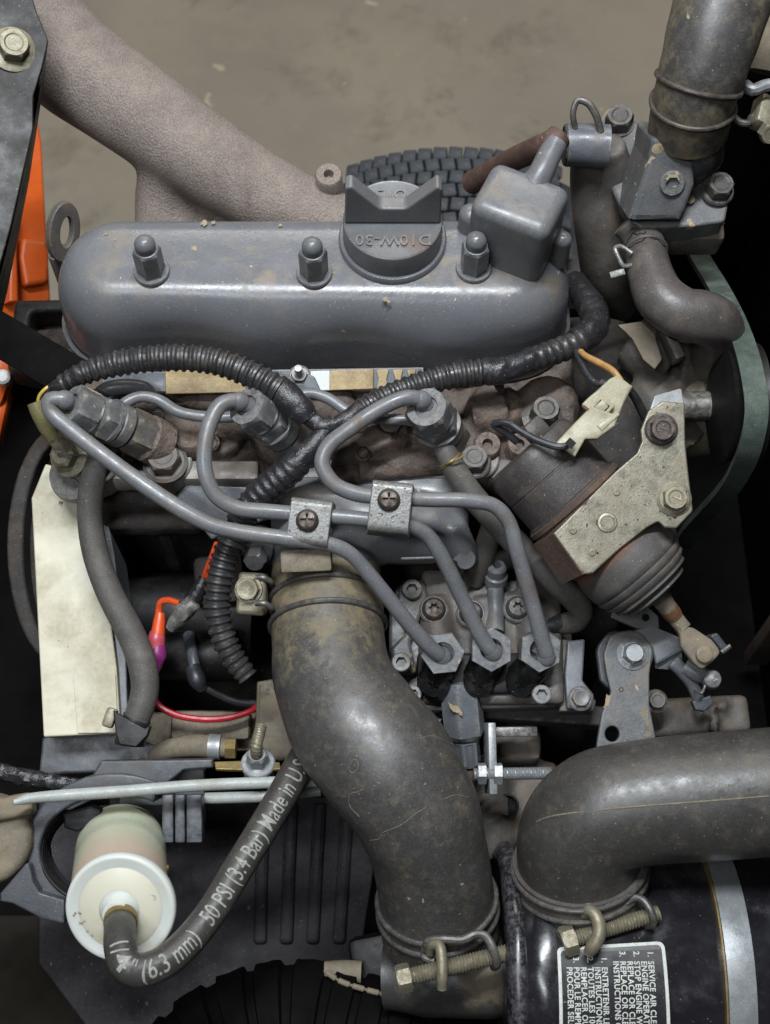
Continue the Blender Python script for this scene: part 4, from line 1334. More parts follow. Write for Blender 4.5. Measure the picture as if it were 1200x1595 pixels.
obj('plug_boss', MB().loft([('c', 40 * sc(p), -.03), ('c', 42 * sc(p), .002), ('c', 36 * sc(p), .008)], frame(p, (-.25, -.5, 1)), 32), M['paint_worn'], t)

# tie wires
t = thing('return_hose', 'long grey rubber hose hanging down beside the cream box', 'hose', P(150, 850, -.05))
hp = mkpath([(178, 688, .014, 15), (162, 700, .01, 18), (150, 725, .004, 19), (142, 765, -.006, 20), (141, 810, -.018, 20), (150, 865, -.03, 20.5), (172, 925, -.042, 21), (203, 985, -.054, 22), (222, 1035, -.062, 22.5), (226, 1075, -.068, 22), (215, 1115, -.074, 21), (206, 1135, -.078, 20)], step=.002)
obj('hose_body', MB().tube(hp, 22), M['hose_grey'], t)
hose('end_sleeve', [(214, 1118, -.075, 23), (206, 1138, -.079, 24), (203, 1160, -.083, 24)], M['blackw'], t, 18)
obj('end_clip', plate_img([rpoly([(176, 1104, 2), (186, 1112), (226, 1134), (236, 1128, 2), (230, 1146, 3), (212, 1164, 4), (186, 1160, 4), (180, 1140, 3)])], P(205, 1140, -.066), (0, -.2, 1), .006, .001), M['black'], t)
for k, s_ in enumerate((.006, .009)):
    q = at_s(hp, s_)
    wire(torus_path(q[0], q[1] + V((.1 * (k * 2 - 1), 0, .1)), q[4] * 1.04, .0007), M['brass'], 'tie_wire', t, 6)
wire([(P(88, 703, .022), .0008), (P(108, 708, .022), .0008), (P(132, 709, .02), .0008), (P(158, 712, .016), .0008)], M['steel'], 'tie_tail', t, 6)

t = thing('fuel_hose', 'grey fuel hose tied with brass wire dropping behind the solenoid', 'hose', P(780, 830, -.03))
hp = mkpath([(684, 690, .02, 15), (693, 702, .018, 17), (708, 730, .01, 19), (735, 770, .0, 19.5), (775, 815, -.014, 20), (820, 862, -.028, 20.5), (865, 905, -.04, 20.5), (892, 930, -.05, 20), (905, 950, -.06, 19), (898, 966, -.07, 18), (875, 972, -.078, 17)], step=.002)
obj('hose_body', MB().tube(hp, 22), M['hose_grey'], t)
q = at_s(hp, .014)
for k in range(2):
    wire(torus_path(q[0] + q[1] * .0016 * k, q[1] + V((.15, 0, .1 * k)), q[4] * 1.03, .0007), M['brass'], 'tie_wire', t, 6)
wire([(q[0] + q[2] * q[4] + q[3] * q[4] * .5, .0007), (q[0] + q[2] * q[4] * 1.5 - q[3] * q[4] * .4, .0007), (q[0] + q[2] * q[4] * 1.25 - q[3] * q[4] * 1.2, .0007)], M['brass'], 'tie_tail', t, 6)
hose('hose_end', [(880, 968, -.074, 15), (864, 974, -.078, 14), (850, 978, -.08, 13)], M['blackw'], t, 12)
t = thing('leak_off_hose', 'dusty grey hose stub angled down behind the rightmost injection pipe', 'hose', P(750, 860, -.04))
obj('hose_body', MB().tube(mkpath([(776, 790, -.012, 16), (764, 830, -.03, 18), (752, 868, -.05, 19), (738, 902, -.07, 19)]), 18), M['hose_grey'], t)

# ================================================================ intake manifold
t = thing('intake_manifold', 'grey painted intake manifold casting behind the two pipe clamps', 'intake manifold', P(600, 820, -.04))
mb = MB()
a, b = P(470, 800, -.025), P(700, 812, -.03)
mb.tube(mkpath([(430, 800, -.03, 55), (520, 810, -.03, 60), (620, 818, -.034, 62), (690, 822, -.036, 56), (712, 822, -.036, 40)]), 28)
mb.box(frame((a + b) / 2 + V((0, .018, -.01)), (0, -.3, 1), (1, 0, 0)), (b.x - a.x + .03, .05, .05), .008)
mb.tube(mkpath([(506, 800, -.03, 78), (508, 850, -.04, 82), (509, 890, -.045, 84)]), 30)
mb.tube(mkpath([(700, 815, -.02, 26), (716, 850, -.034, 26), (728, 875, -.05, 23)]), 18)
obj('casting', cast(mb, .003, 8), M['paint'], t, smooth=0).data.shade_smooth()
mb = MB()
a, b = P(320, 735, -.02), P(480, 770, -.02)
obj('left_flange', plate_img([rpoly([(272, 770, 6), (290, 752, 14), (400, 758), (470, 770, 10), (462, 800), (420, 810), (350, 830), (330, 842, 5), (304, 810, 4)])], P(360, 780, -.022), (0, -.6, 1), .012, .002), M['paint_blue'], t)
mb.box(frame(P(478, 872, .004), (0, -.5, 1), (1, .05, 0)), (.035, .016, .020), .002)
obj('clamp_stay', mb, M['tan'], t)
p = P(722, 868, -.036)
obj('sensor_plug', MB().loft([('h', 18 * sc(p), -.014), ('h', 18 * sc(p), .004), ('c', 15 * sc(p), .006), ('c', 9 * sc(p), .006)], frame(p, (.25, -.55, .6)), 36), M['paint'], t, smooth=28)
obj('mould_line', MB().tube(mkpath([(625, 870, .004, 2), (690, 868, .002, 2)]), 6), M['paint'], t)
p = P(400, 862, -.02)
obj('drain_fitting', MB().loft([('c', 24 * sc(p), -.02), ('c', 24 * sc(p), -.002), ('c', 20 * sc(p), 0), ('h', 18 * sc(p), 0), ('h', 18 * sc(p), .01), ('c', 14 * sc(p), .012)], frame(p, (-.05, -.75, .45)), 36), M['paint'], t, smooth=28)

# ================================================================ injection pump
ZP = -0.085
t = thing('injection_pump', 'grey fuel injection pump with three large hex delivery nuts', 'injection pump', P(750, 1000, -.16))
nu = V((0, -.18, 1)).normalized()
pp = P(750, 1000, ZP)
mb = MB()
obj('body', plate_img([rpoly([(606, 940, 20), (622, 905, 14), (700, 900, 8), (860, 905, 8), (868, 980), (872, 1100, 6), (745, 1104, 4), (660, 1108, 8), (606, 1060, 10)])], pp, nu, .06, .003), M['paint_worn'], t)
mb = MB()
for x0 in (688, 763, 836):
    a = P(x0 - 4, 940, ZP + .004)
    mb.box(frame(a, nu, (1, 0, 0)), (.026, .05, .016), .004, cuts=.01)
    mb.tube(mkpath([(x0 - 10, 935, ZP + .004, 26), (x0 - 6, 985, ZP + .0, 32), (x0 - 3, 1030, ZP - .006, 34)]), 20)
a = P(765, 1010, ZP - .004)
mb.box(frame(a, nu, (1, 0, 0)), (.105, .085, .02), .004, cuts=.012)
obj('head_casting', cast(mb, .002, 3), M['paint_dirty_shaded'], t)
obj('gap_filler', MB().box(frame(P(748, 1050, ZP + .002), nu, (1, 0, 0)), (.092, .03, .012), .003), M['black'], t)  # plain black box filling the gap under the delivery nuts
obj('left_web', plate_img([rpoly([(622, 908, 10), (660, 900, 12), (668, 930), (640, 1000, 10), (650, 1048, 8), (615, 1052, 10), (608, 1010, 8), (632, 985, 8), (618, 940, 10)])], P(640, 980, ZP + .012), nu, .02, .003), M['paint_worn'], t)
ends = ((690, 1018, 0), (766, 1012, 1), (843, 1013, 2))
for (px, py, i) in ends:
    p = P(px, py, ZP + .036)
    s_ = sc(p)
    ax_n = V((.04 * (i - 1), -.42, 1))
    r = 35 * s_
    fr = frame(p, ax_n)
    o = obj('delivery_nut', MB().loft([('c', r * .80, -.035), ('c', r * .80, -.014), ('h', r, -.0135), ('h', r, -.0008), ('h', r * .97, .0), ('c', r * .52, .0002), ('c', r * .47, -.001), ('c', r * .46, -.008)], fr, 48, ph=(.1, .52, .45)[i]), M['paint_blue'], t, smooth=25)
    obj('holder', MB().loft([('c', r * .8, -.07), ('c', r * .8, -.03)], fr, 32), M['blackgloss'], o)
    xq = (677, 745, 814)[i]
    obj('barrel', MB().tube(mkpath([(px - 2, py + 4, ZP + .018, 29), ((px + xq) / 2, 1040, ZP + .012, 28), (xq - (i == 2) * 3, 1056, ZP + .004, 26)]), 24), M['blackgloss'], t)
    q = P(xq - (i == 2) * 3, 1060, ZP + .006)
    socket_screw(t, q, (0, -.5, .85), 24, M['blackgloss'], 's', h=.9, name='socket_plug', rec=.42)
for px, py, m_ in ((676, 949, 'screw'), (734, 955, 'screw'), (806, 947, 'steel')):
    p = P(px, py, ZP + .016)
    obj('screw_seat', MB().loft([('c', 23 * sc(p), -.008), ('c', 23 * sc(p), -.001), ('c', 20 * sc(p), .0005)], frame(p, nu), 28), M['paint_worn'], t)
    socket_screw(t, p, nu, 18, M[m_], 's', dome=True, rec=.42, name='torx_screw', label='rust brown torx screw' if px == 676 else None)
for px, py, r, z in ((642, 920, 16, .016), (625, 1033, 15, .016), (843, 1083, 15, .020), (644, 1082, 13, .0)):
    p = P(px, py, ZP + z)
    socket_screw(t, p, nu, r, M['paint_worn'], 'h', h=.8, rec=.55, name='cap_screw')
p = P(772, 912, ZP + .014)
s_ = sc(p)
obj('bleed_screw', MB().loft([('c', 15 * s_, -.02), ('c', 15 * s_, .004), ('c', 18 * s_, .005), ('c', 18 * s_, .012), ('c', 15 * s_, .013), ('c', 15 * s_, .02), ('c', 12 * s_, .022), ('h', 7 * s_, .022), ('h', 7 * s_, .016)], frame(p, V((0, .35, 1))), 40), M['paint'], t, smooth=28)
obj('bleed_stem', MB().tube(mkpath([(772, 915, ZP + .018, 13), (772, 945, ZP + .012, 14), (770, 985, ZP + .012, 16)]), 16), M['paint_worn'], t)
obj('end_cover', plate_img([rpoly([(872, 960, 4), (892, 985), (894, 1070), (930, 1090, 8), (926, 1108, 6), (872, 1108)])], P(890, 1040, ZP - .006), nu, .04, .002), M['paint_dirty_shaded'], t)
obj('end_bracket', plate_img([rpoly([(884, 998, 3), (912, 995, 3), (908, 1060, 6), (926, 1082, 8), (922, 1106, 8), (884, 1104, 6), (880, 1050)])], P(900, 1050, ZP + .002), nu, .008, .0015), M['paint_blue'], t)
bolt(t, P(904, 1088, ZP + .003), nu, 15, M['paint_worn'], h=.6, flange=1.3)
bolt(t, P(830, 1062, ZP + .0), nu, 12, M['zinc_bolt'], h=.5, flange=1.2)
# side ledge under the pump
obj('lower_ledge', plate_img([rpoly([(744, 1098), (1000, 1100), (1000, 1135), (750, 1118)])], P(850, 1110, ZP - .03), nu, .03, .002), M['block'], t)

t = thing('pump_adapter', 'blue grey hex adapter with chipped tan paint below the pump', 'fitting', P(722, 1130, -.12))
a1 = (P(726, 1190, -.118) - P(716, 1085, -.09)).normalized()
q = P(719, 1085, -.088)
s_ = sc(q)
fr = frame(q, a1, (1, 0, 0.35))
obj('large_hex', MB().loft([('c', 24 * s_, -.012), ('h', 33 * s_, 0), ('h', 33 * s_, .0275), ('c', 25 * s_, .031), ('c', 20 * s_, .032)], fr, 48, ph=.52), M['paint_blue'], t, smooth=25)
obj('small_hex', MB().loft([('c', 20 * s_, .028), ('c', 21 * s_, .034), ('h', 22 * s_, .035), ('h', 22 * s_, .050), ('c', 18 * s_, .052)], fr, 48, ph=.52), M['paint_blue'], t, smooth=25)
obj('rusty_end', MB().loft([('c', 12 * s_, .05), ('c', 13 * s_, .055), ('c', 12 * s_, .066), ('c', 9 * s_, .068)], fr, 24), M['rustmetal'], t)
mb = MB()
ol = ragged([(699, 1092), (705, 1098), (712, 1100), (720, 1108), (722, 1116), (714, 1112), (706, 1108), (700, 1102)], 1.3, 2)
obj('bare_patch', plate_img([ol], q + fr.to_3x3() @ V((0, 0, .013)) + V((0, -.003, .0172)), (0, -.30, 1), .002, .0003), M['dust'], t)
t = thing('white_bush', 'white nylon bush between the fat hose and the hex adapter', 'bush', P(672, 1108, -.13))
obj('bush_body', MB().tube(mkpath([(660, 1100, -.125, 20), (676, 1112, -.122, 22), (690, 1122, -.122, 22)]), 20), M['whitep'], t)
t = thing('small_bracket', 'pale steel angle bracket holding the threaded cable end', 'bracket', P(780, 1150, -.12))
a, b = P(760, 1128, -.105), P(768, 1235, -.105)
obj('upright', MB().box(frame((a + b) / 2, (.1, -.3, 1), b - a), ((b - a).length, .006, .022), .0012), M['zinc'], t)
a, b = P(768, 1140, -.112), P(836, 1139, -.112)
obj('ledge', MB().box(frame((a + b) / 2, (0, -.3, 1), b - a), ((b - a).length, .007, .014), .0012), M['plate'], t)
t = thing('threaded_cable_end', 'bright zinc threaded cable adjuster with two lock nuts', 'cable adjuster', P(790, 1205, -.11))
a, b = P(738, 1206, -.10), P(858, 1204, -.10)
obj('threaded_rod', MB().tube(mkpath([(a, .0044), (a.lerp(b, .5), .0044), (b, .0044)], px=False, step=.00035), 14, mod=thread(.0016, .09)), M['zinc'], t)
obj('inner_cable', MB().tube(mkpath([(b - V((.004, 0, 0)), .0022), (b + V((.02, 0, .0)), .0022)], px=False, step=.0005), 10, mod=thread(.002, .1)), M['zinc'], t)
for px in (751, 776):
    p = P(px, 1205, -.10)
    obj('lock_nut', MB().loft([('c', .0065, -.0032), ('h', .0078, -.0028), ('h', .0078, .0028), ('c', .0065, .0032)], frame(p, (1, 0, 0)), 36), M['zinc'], t, smooth=25)

# things below, seen between the two fat hoses
t = thing('side_casting', 'dim brown casting deep between the two fat hoses', 'casting', P(800, 1270, -.25))
mb = MB()
mb.box(frame(P(790, 1250, -.2), (0, -.2, 1), (1, 0, 0)), (.08, .06, .05), .006, cuts=.02)
mb.tube(mkpath([(745, 1180, -.17, 40), (760, 1260, -.18, 40), (770, 1340, -.19, 36)]), 18)
mb.box(frame(P(800, 1160, -.16), (0, -.2, 1), (1, 0, 0)), (.04, .03, .04), .005, cuts=.02)
obj('body', cast(mb, .004, 3, .001, 90), M['paint_dirty_shaded'], t)
p = P(790, 1255, -.168)
obj('bore', MB().loft([('c', .009, 0), ('c', .009, .004), ('c', .0075, .004), ('c', .007, -.0)], frame(p, (0, -.2, 1)), 24), M['shadowhole'], t)

# ================================================================ stop solenoid
t = thing('stop_solenoid', 'brown cased stop solenoid on a yellow zinc bracket with rubber boot', 'solenoid', P(930, 800, -.04))
zs = .022
A0, A1 = P(828, 708, .018), P(978, 874, -.012)
AX = (A1 - A0).normalized()
fr = frame(A0, AX, (0, -.1, 1))
r0 = 80 * sc(A0)
Ls = (P(900, 788, .006) - A0).length
obj('case', MB().loft([('c', r0 * .80, -.006), ('c', r0 * .93, -.004), ('c', r0 * .985, .0), ('c', r0, .004), ('c', r0 * 1.0, Ls * .36), ('c', r0 * .985, Ls * .37), ('c', r0 * .985, Ls * .39), ('c', r0, Ls * .40), ('c', r0 * 1.0, Ls * .82), ('c', r0 * 1.05, Ls * .84), ('c', r0 * 1.05, Ls * .95)], fr, 56), M['sol'], t)
obj('case_lip', MB().loft([('c', r0 * 1.05, Ls * .86), ('c', r0 * 1.09, Ls * .88), ('c', r0 * 1.09, Ls * .95), ('c', r0 * 1.04, Ls * .98), ('c', r0 * 1.02, Ls * 1.5)], fr, 56), M['rustmetal'], t)
Lb = (P(950, 843, -.006) - A0).length
rb = 79 * sc(A1)
rings = [('c', rb * 1.05, Lb - .012), ('c', rb * 1.06, Lb), ('c', rb * 1.03, Lb + .004)]
z = Lb + .006
rings += [('c', rb * 1.02, z), ('c', rb * 1.05, z + .006), ('c', rb * 1.06, z + .012)]
z += .0165
for ra, rc, hh in ((1.05, 1.00, .0062), (1.02, .94, .0062), (.96, .84, .0060), (.86, .68, .0055), (.70, .44, .005)):
    rings += [('c', rb * ra, z), ('c', rb * (ra + .004), z + .0016), ('c', rb * rc * 1.02, z + hh * .85), ('c', rb * rc * .985, z + hh * .97)]
    z += hh
rings += [('c', rb * .22, z), ('c', rb * .2, z + .004)]
bo = obj('rubber_boot', MB().loft(rings, fr, 56), M['boot'], t, smooth=60)
grime(bo, lambda co: max(.95 - abs((co - A0).dot(AX) - Lb - .005) / .010, .0))
obj('rust_collar', MB().loft([('c', rb * 1.07, Lb - .004), ('c', rb * 1.085, Lb - .001), ('c', rb * 1.075, Lb + .002), ('c', rb * 1.03, Lb + .0045), ('c', rb * .99, Lb + .006)], fr, 56), M['orangerust'], t)
# bracket plate resting on the case
nb = V((-.05, -.38, 1)).normalized()
pb = A0.lerp(A1, .62) + nb * (r0 * 1.06)
holes = [circ(945, 814, 15), ]
obj('mounting_plate', plate_img([rpoly([(862, 831, 2), (908, 895, 2), (924, 893, 4), (966, 855), (1008, 822), (1026, 812, 6), (1036, 822, 6), (1054, 823, 4), (1080, 796, 8), (1074, 747, 12), (1068, 690), (1067, 628, 4), (1033, 624, 4), (1010, 640, 8), (998, 670, 8), (1000, 688, 8), (992, 706, 8), (958, 735, 12)])], pb, nb, .005, .0011), M['zinc_y'], t)
# strap folded down round the case at its lower edge
e0, e1 = PPL(862, 831, pb, nb), PPL(908, 895, pb, nb)
dd = nb * -.03 + V((-.012, -.006, 0))
obj('plate_fold', MB().add([e0, e1, e1 + dd, e0 + dd] + [q - nb * .002 + V((.004, .003, 0)) for q in (e0, e1, e1 + dd, e0 + dd)], [(0, 3, 2, 1), (4, 5, 6, 7), (0, 1, 5, 4), (1, 2, 6, 5), (2, 3, 7, 6), (3, 0, 4, 7)]), M['rustmetal'], t)
p = PPL(946, 814, pb, nb)
s_ = sc(p)
obj('rivet', MB().loft([('c', 16 * s_, -.002), ('c', 16 * s_, .0004), ('c', 14.5 * s_, .0011), ('c', 11 * s_, .0013), ('c', 10 * s_, .0009)], frame(p, nb), 32), M['zinc_y'], t, smooth=20)
for px, py in ((961, 767), (893, 827), (923, 861)):
    p = PPL(px, py, pb, nb)
    obj('dimple', MB().loft([('c', 6 * s_, -.001), ('c', 6 * s_, .0003), ('c', 4 * s_, .0008), ('c', 2.6 * s_, .0008), ('c', 2 * s_, .0002)], frame(p, nb), 20), M['zinc_y'], t, smooth=20)
bolt(t, PPL(1030, 669, pb, nb), nb + V((-.03, -.1, 0)), 20, M['screw'], h=1.1, flange=1.3, mark='7', rot=(0, 1, 0), label='brown rusted hex bolt')
bolt(t, PPL(1050, 777, pb, nb), nb, 20, M['zinc_bolt'], h=.8, flange=1.35, mark='7', rot=(0, -1, 0))
obj('plate_upstand', plate_img([rpoly([(1020, 616, 4), (1062, 604, 4), (1068, 640), (1064, 660), (1036, 640), (1012, 642)])], PPL(1045, 630, pb, nb) - nb * .008, (.1, -.2, 1), .004, .0008), M['zinc'], t)
# lead on the case
obj('cable_gland', MB().box(frame(A0 + AX * .010 + V((-.006, .010, r0 * .86)), AX, (0, 0, 1)), (.012, .016, .016), .003), M['sol'], t)
# rod and eye
E0 = A0 + AX * (z + .0)
E1, E2 = P(1052, 962, -.036), P(1092, 1012, -.044)
obj('plunger_rod', MB().tube(mkpath([(E0, 17 * s_), (E0.lerp(E1, .6), 15 * s_), (E1, 13 * s_), (E1.lerp(E2, .35), 13 * s_)], px=False), 18), M['tan'], t)
obj('rust_band', MB().tube(mkpath([(E0.lerp(E1, .55), 15.8 * s_), (E0.lerp(E1, .75), 15.6 * s_), (E0.lerp(E1, .95), 14.4 * s_)], px=False), 18), M['orangerust'], t)
obj('rod_eye', plate_img([rpoly([(1050, 968, 4), (1064, 974, 6), (1082, 978, 14), (1110, 996, 16), (1126, 1016, 12), (1108, 1034, 6), (1094, 1044, 8), (1080, 1032, 10), (1062, 1008, 12), (1060, 990, 8)])], P(1092, 1012, -.040), (.08, -.35, 1), .007, .0022), M['tan'], t)
p = P(1097, 1019, -.039)
obj('eye_pin', MB().loft([('c', 14 * s_, 0), ('c', 13.5 * s_, .0015), ('c', 11 * s_, .0022), ('c', 6 * s_, .0024)], frame(p, (.08, -.35, 1)), 28), M['tan'], t)

# connector and leads above the solenoid
t = thing('wire_connector', 'cream plastic two piece wire connector lying on the solenoid', 'connector', P(920, 650, .05))
ax_c = (P(978, 600, .062) - P(868, 700, .062))
nc = V((-.12, -.5, 1))
fr = frame(P(905, 662, .062), nc, ax_c)
L_ = ax_c.length
obj('socket_half', plate_img([rpoly([(866, 690, 2), (894, 660, 2), (922, 632, 2), (964, 648, 2), (958, 664, 3), (930, 684, 2), (912, 684), (896, 712, 2)])], P(905, 662, .068), nc, .018, .0014), M['creamplug'], t)
obj('plug_half', plate_img([rpoly([(906, 630, 3), (918, 618), (928, 610, 2), (950, 590), (962, 584, 2), (986, 602, 2), (972, 628), (964, 650, 3), (942, 664, 3), (926, 650)])], P(945, 630, .069), nc, .016, .0014), M['creamplug'], t)
obj('latch_frame', plate_img([rpoly([(918, 636, 2), (936, 616, 2), (958, 632, 2), (938, 656, 2)]), rpoly([(924, 637, 1), (936, 623, 1), (950, 633, 1), (937, 648, 1)])], P(938, 636, .0725), nc, .005, .0006), M['creamplug'], t)
obj('seam_groove', plate_img([[(908, 634), (911, 631), (949, 661), (945, 664)]], P(925, 648, .0712), nc, .002, .0001), M['orangerust'], t)
obj('side_rail', plate_img([rpoly([(930, 663, 1), (960, 640, 1), (966, 646, 1), (938, 672, 1)])], P(945, 655, .0715), nc, .006, .0006), M['creamplug'], t)
obj('key_slot', plate_img([rpoly([(880, 690, 1), (888, 681, 1), (898, 690, 1), (890, 700, 1)])], P(888, 690, .0684), nc, .001, .0002), M['shadowhole'], t)
obj('latch_button', MB().box(frame(P(937, 634, .071), nc, ax_c), (.0075, .0065, .006), .001), M['creamplug'], t)
obj('latch_slot', plate_img([[(925, 637), (936, 624), (949, 633), (937, 647)]], P(938, 636, .0693), nc, .0008, 0.0001), M['orangerust'], t)
obj('end_notch', plate_img([rpoly([(950, 600, 1), (958, 590, 1), (976, 602, 1), (970, 612, 1)])], P(962, 600, .0697), nc, .003, .0004), M['brass'], t)
hose('lead', [(884, 694, .062, 5.5), (870, 696, .062, 6), (840, 687, .06, 6), (812, 672, .058, 6), (795, 661, .057, 6), (778, 658, .055, 6), (770, 662, .052, 6), (785, 672, .048, 6), (806, 688, .044, 6.5)], M['blackw'], t, 10)
hose('lead', [(968, 594, .064, 5), (955, 578, .064, 5.5), (935, 566, .060, 5.5), (912, 554, .055, 5), (905, 548, .05, 5)], M['tanwire'], t, 10)
hose('lead', [(952, 596, .062, 5), (930, 597, .058, 5.5), (916, 585, .054, 5.5), (906, 566, .05, 5.5), (898, 548, .045, 5.5)], M['blackw'], t, 10)
hose('lead', [(975, 600, .06, 6), (990, 620, .05, 7), (1000, 640, .04, 7.5), (1006, 652, .034, 7.5)], M['blackw'], t, 10)
hose('splice', [(936, 597, .059, 6.2), (946, 598, .06, 6)], M['rustmetal'], t, 10)

# ================================================================ control lever
t = thing('control_lever', 'chipped grey control lever with a bright pivot nut and hole', 'lever', P(975, 1070, -.09))
nl = V((-.02, -.25, 1))
pl = P(975, 1070, -.072)
obj('lever_arm', plate_img([rpoly([(940, 1020, 30), (952, 985, 26), (996, 980, 30), (1018, 1010, 26), (1012, 1050, 10), (1012, 1098, 6), (1022, 1150, 3), (1010, 1180), (928, 1180), (931, 1150, 8), (938, 1110, 10), (952, 1078, 12), (945, 1050)]), circ(954, 1143, 11, 24, 12)], pl, nl, .006, .0012), M['paint_worn'], t)
p = P(955, 1030, -.09)
obj('rear_disc', plate_img([rpoly([(928, 1010, 30), (950, 980, 30), (980, 985, 30), (975, 1060, 10), (950, 1075, 10), (935, 1060, 14)])], P(950, 1030, -.082), nl, .008, .002), M['plastic'], t)
p = P(984, 1020, -.071)
s_ = sc(p)
obj('pivot_boss', MB().loft([('c', 33 * s_, -.004), ('c', 33 * s_, .002), ('c', 30 * s_, .004), ('c', 28 * s_, .004)], frame(p, nl), 40), M['zinc_bolt'], t)
obj('pivot_nut', MB().loft([('c', 25 * s_, .003), ('c', 25 * s_, .006), ('c', 18 * s_, .008), ('h', 18 * s_, .008), ('h', 17 * s_, .013), ('c', 13 * s_, .015)], frame(p, nl), 36, ph=.3), M['zinc'], t, smooth=25)
p2 = PPL(968, 1074, pl, nl)
obj('pin_hole', MB().loft([('c', 3.5 * s_, -.0005), ('c', 3.5 * s_, .0003), ('c', 2.6 * s_, .0003), ('c', 2.5 * s_, -.0003)], frame(p2, nl), 16), M['shadowhole'], t)
mb = MB()
obj('bare_patch', plate_img([ragged([(945, 1082), (952, 1086), (950, 1098), (940, 1104)], 1.8)], PPL(948, 1090, pl, nl) + V((0, 0, .0004)), nl, .0006, .0001), M['dust'], t)
obj('bare_patch', plate_img([ragged([(1000, 1100), (1008, 1099), (1011, 1120), (1016, 1146), (1005, 1148), (1006, 1125), (996, 1112)], 1.6)], PPL(1006, 1120, pl, nl) + V((0, 0, .0004)), nl, .0006, .0001), M['tan'], t)

t = thing('governor_link', 'blue grey link block joining the lever to the solenoid rod', 'linkage', P(1040, 1020, -.08))
obj('block', plate_img([rpoly([(978, 985, 4), (1012, 972, 4), (1058, 992, 4), (1066, 1012, 4), (1022, 1036, 3), (1016, 1010)])], P(1030, 1000, -.066), (-.1, -.3, 1), .018, .002), M['paint_blue'], t)
obj('lower_face', plate_img([rpoly([(1020, 1026), (1062, 1006), (1064, 1036, 3), (1042, 1044, 4), (1022, 1042)])], P(1042, 1024, -.074), (0, -.6, .8), .01, .001), M['paint_blue'], t)
obj('top_tab', plate_img([rpoly([(952, 962, 3), (955, 944, 3), (1010, 946, 4), (1026, 960, 4), (1028, 985, 3), (990, 978)])], P(990, 962, -.062), (0, -.3, 1), .006, .001), M['paint_worn'], t)
p = P(1006, 962, -.061)
obj('tab_hole', MB().loft([('c', 6 * s_, -.001), ('c', 6 * s_, .0003), ('c', 4.5 * s_, .0003), ('c', 4 * s_, -.001)], frame(p, (0, -.3, 1)), 16), M['shadowhole'], t)
t = thing('small_clevis', 'small grey clevis with a cross pin at the end of rod eye', 'clevis', P(1120, 1010, -.07))
obj('fork', plate_img([rpoly([(1106, 990, 4), (1118, 985, 5), (1136, 1008, 3), (1136, 1016, 2), (1128, 1018, 2), (1118, 1004)])], P(1118, 1000, -.048), (.2, -.3, 1), .012, .0015), M['plastic'], t)
obj('cross_pin', MB().tube(mkpath([(1124, 1016, -.044, 4), (1138, 1006, -.042, 4)]), 10), M['steel'], t)
t = thing('spring_linkage', 'little bent steel linkage with spring hook below the rod eye', 'linkage', P(1090, 1080, -.09))
obj('rod', MB().tube(mkpath([(1048, 1030, -.07, 12), (1062, 1044, -.072, 11), (1078, 1065, -.078, 10), (1090, 1090, -.084, 10), (1098, 1104, -.088, 9)]), 14), M['paint_blue'], t)
obj('clip', plate_img([rpoly([(1078, 1092, 3), (1094, 1088, 3), (1108, 1082, 3), (1112, 1096, 4), (1098, 1108, 4), (1084, 1106, 3)])], P(1095, 1098, -.08), (0, -.3, 1), .008, .001), M['plastic'], t)
obj('knuckle', MB().tube(mkpath([(1066, 1038, -.07, 14), (1084, 1048, -.07, 14), (1102, 1054, -.07, 12)]), 14), M['paint_blue'], t)
p = P(1108, 1058, -.068)
obj('ball', MB().loft([('c', .001, -.008), ('c', .006, -.005), ('c', .0075, 0), ('c', .006, .005), ('c', .001, .0075)], frame(p, (0, -.3, 1)), 20), M['paint_blue'], t)
wire([(P(1082, 1072, -.072), .0012), (P(1092, 1080, -.068), .0012), (P(1098, 1070, -.068), .0012), (P(1100, 1054, -.066), .0012)], M['steel'], 'spring_hook', t)
t = thing('corner_casting', 'pale stained casting corner in the dark beyond the linkage', 'casting', P(1110, 1110, -.15))
mb = MB()
for px, py, r in ((1110, 1108, 14), (1128, 1100, 10), (1114, 1128, 14), (1090, 1112, 10)):
    mb.tube(mkpath([(px - 6, py, -.14, r), (px + 6, py + 2, -.138, r)]), 14)
mb.box(frame(P(1060, 1120, -.16), (0, -.2, 1), (1, .05, 0)), (.10, .03, .04), .005, cuts=.02)
obj('body', cast(mb, .0022, 3), M['paint_dirty_shaded'], t)
bolt(t, P(1022, 1092, -.11), (0, -.2, 1), 14, M['paint_dirty_shaded'], h=.8, flange=1.3)

# ================================================================ intake elbow hose
t = thing('intake_hose', 'fat dusty black elbow hose running down from the pipe clamps', 'hose', P(580, 1200, -.1))
ih = mkpath([(508, 878, -.048, 84), (509, 905, -.047, 86), (510, 945, -.045, 87.5), (512, 1000, -.043, 88), (520, 1060, -.04, 93), (555, 1130, -.038, 104), (604, 1192, -.04, 106), (648, 1262, -.052, 98), (668, 1325, -.075, 91), (678, 1380, -.10, 90), (682, 1415, -.118, 91), (686, 1448, -.135, 92)], step=.003)
ho = obj('hose_body', MB().tube(ih, 72), M['rubber'], t, smooth=80)
ge, gs = ih[-1][0], ih[0][0]
grime(ho, lambda co: max(1.2 - (co - gs).length / .12, .85 - (co - ge).length / .085, .6 - (co - P(735, 1180, -.05)).length / .10, .5 - (co - P(660, 1080, -.02)).length / .08, .24))
# mould seam and old mud scratches on the rubber
rnd = random.Random(5)


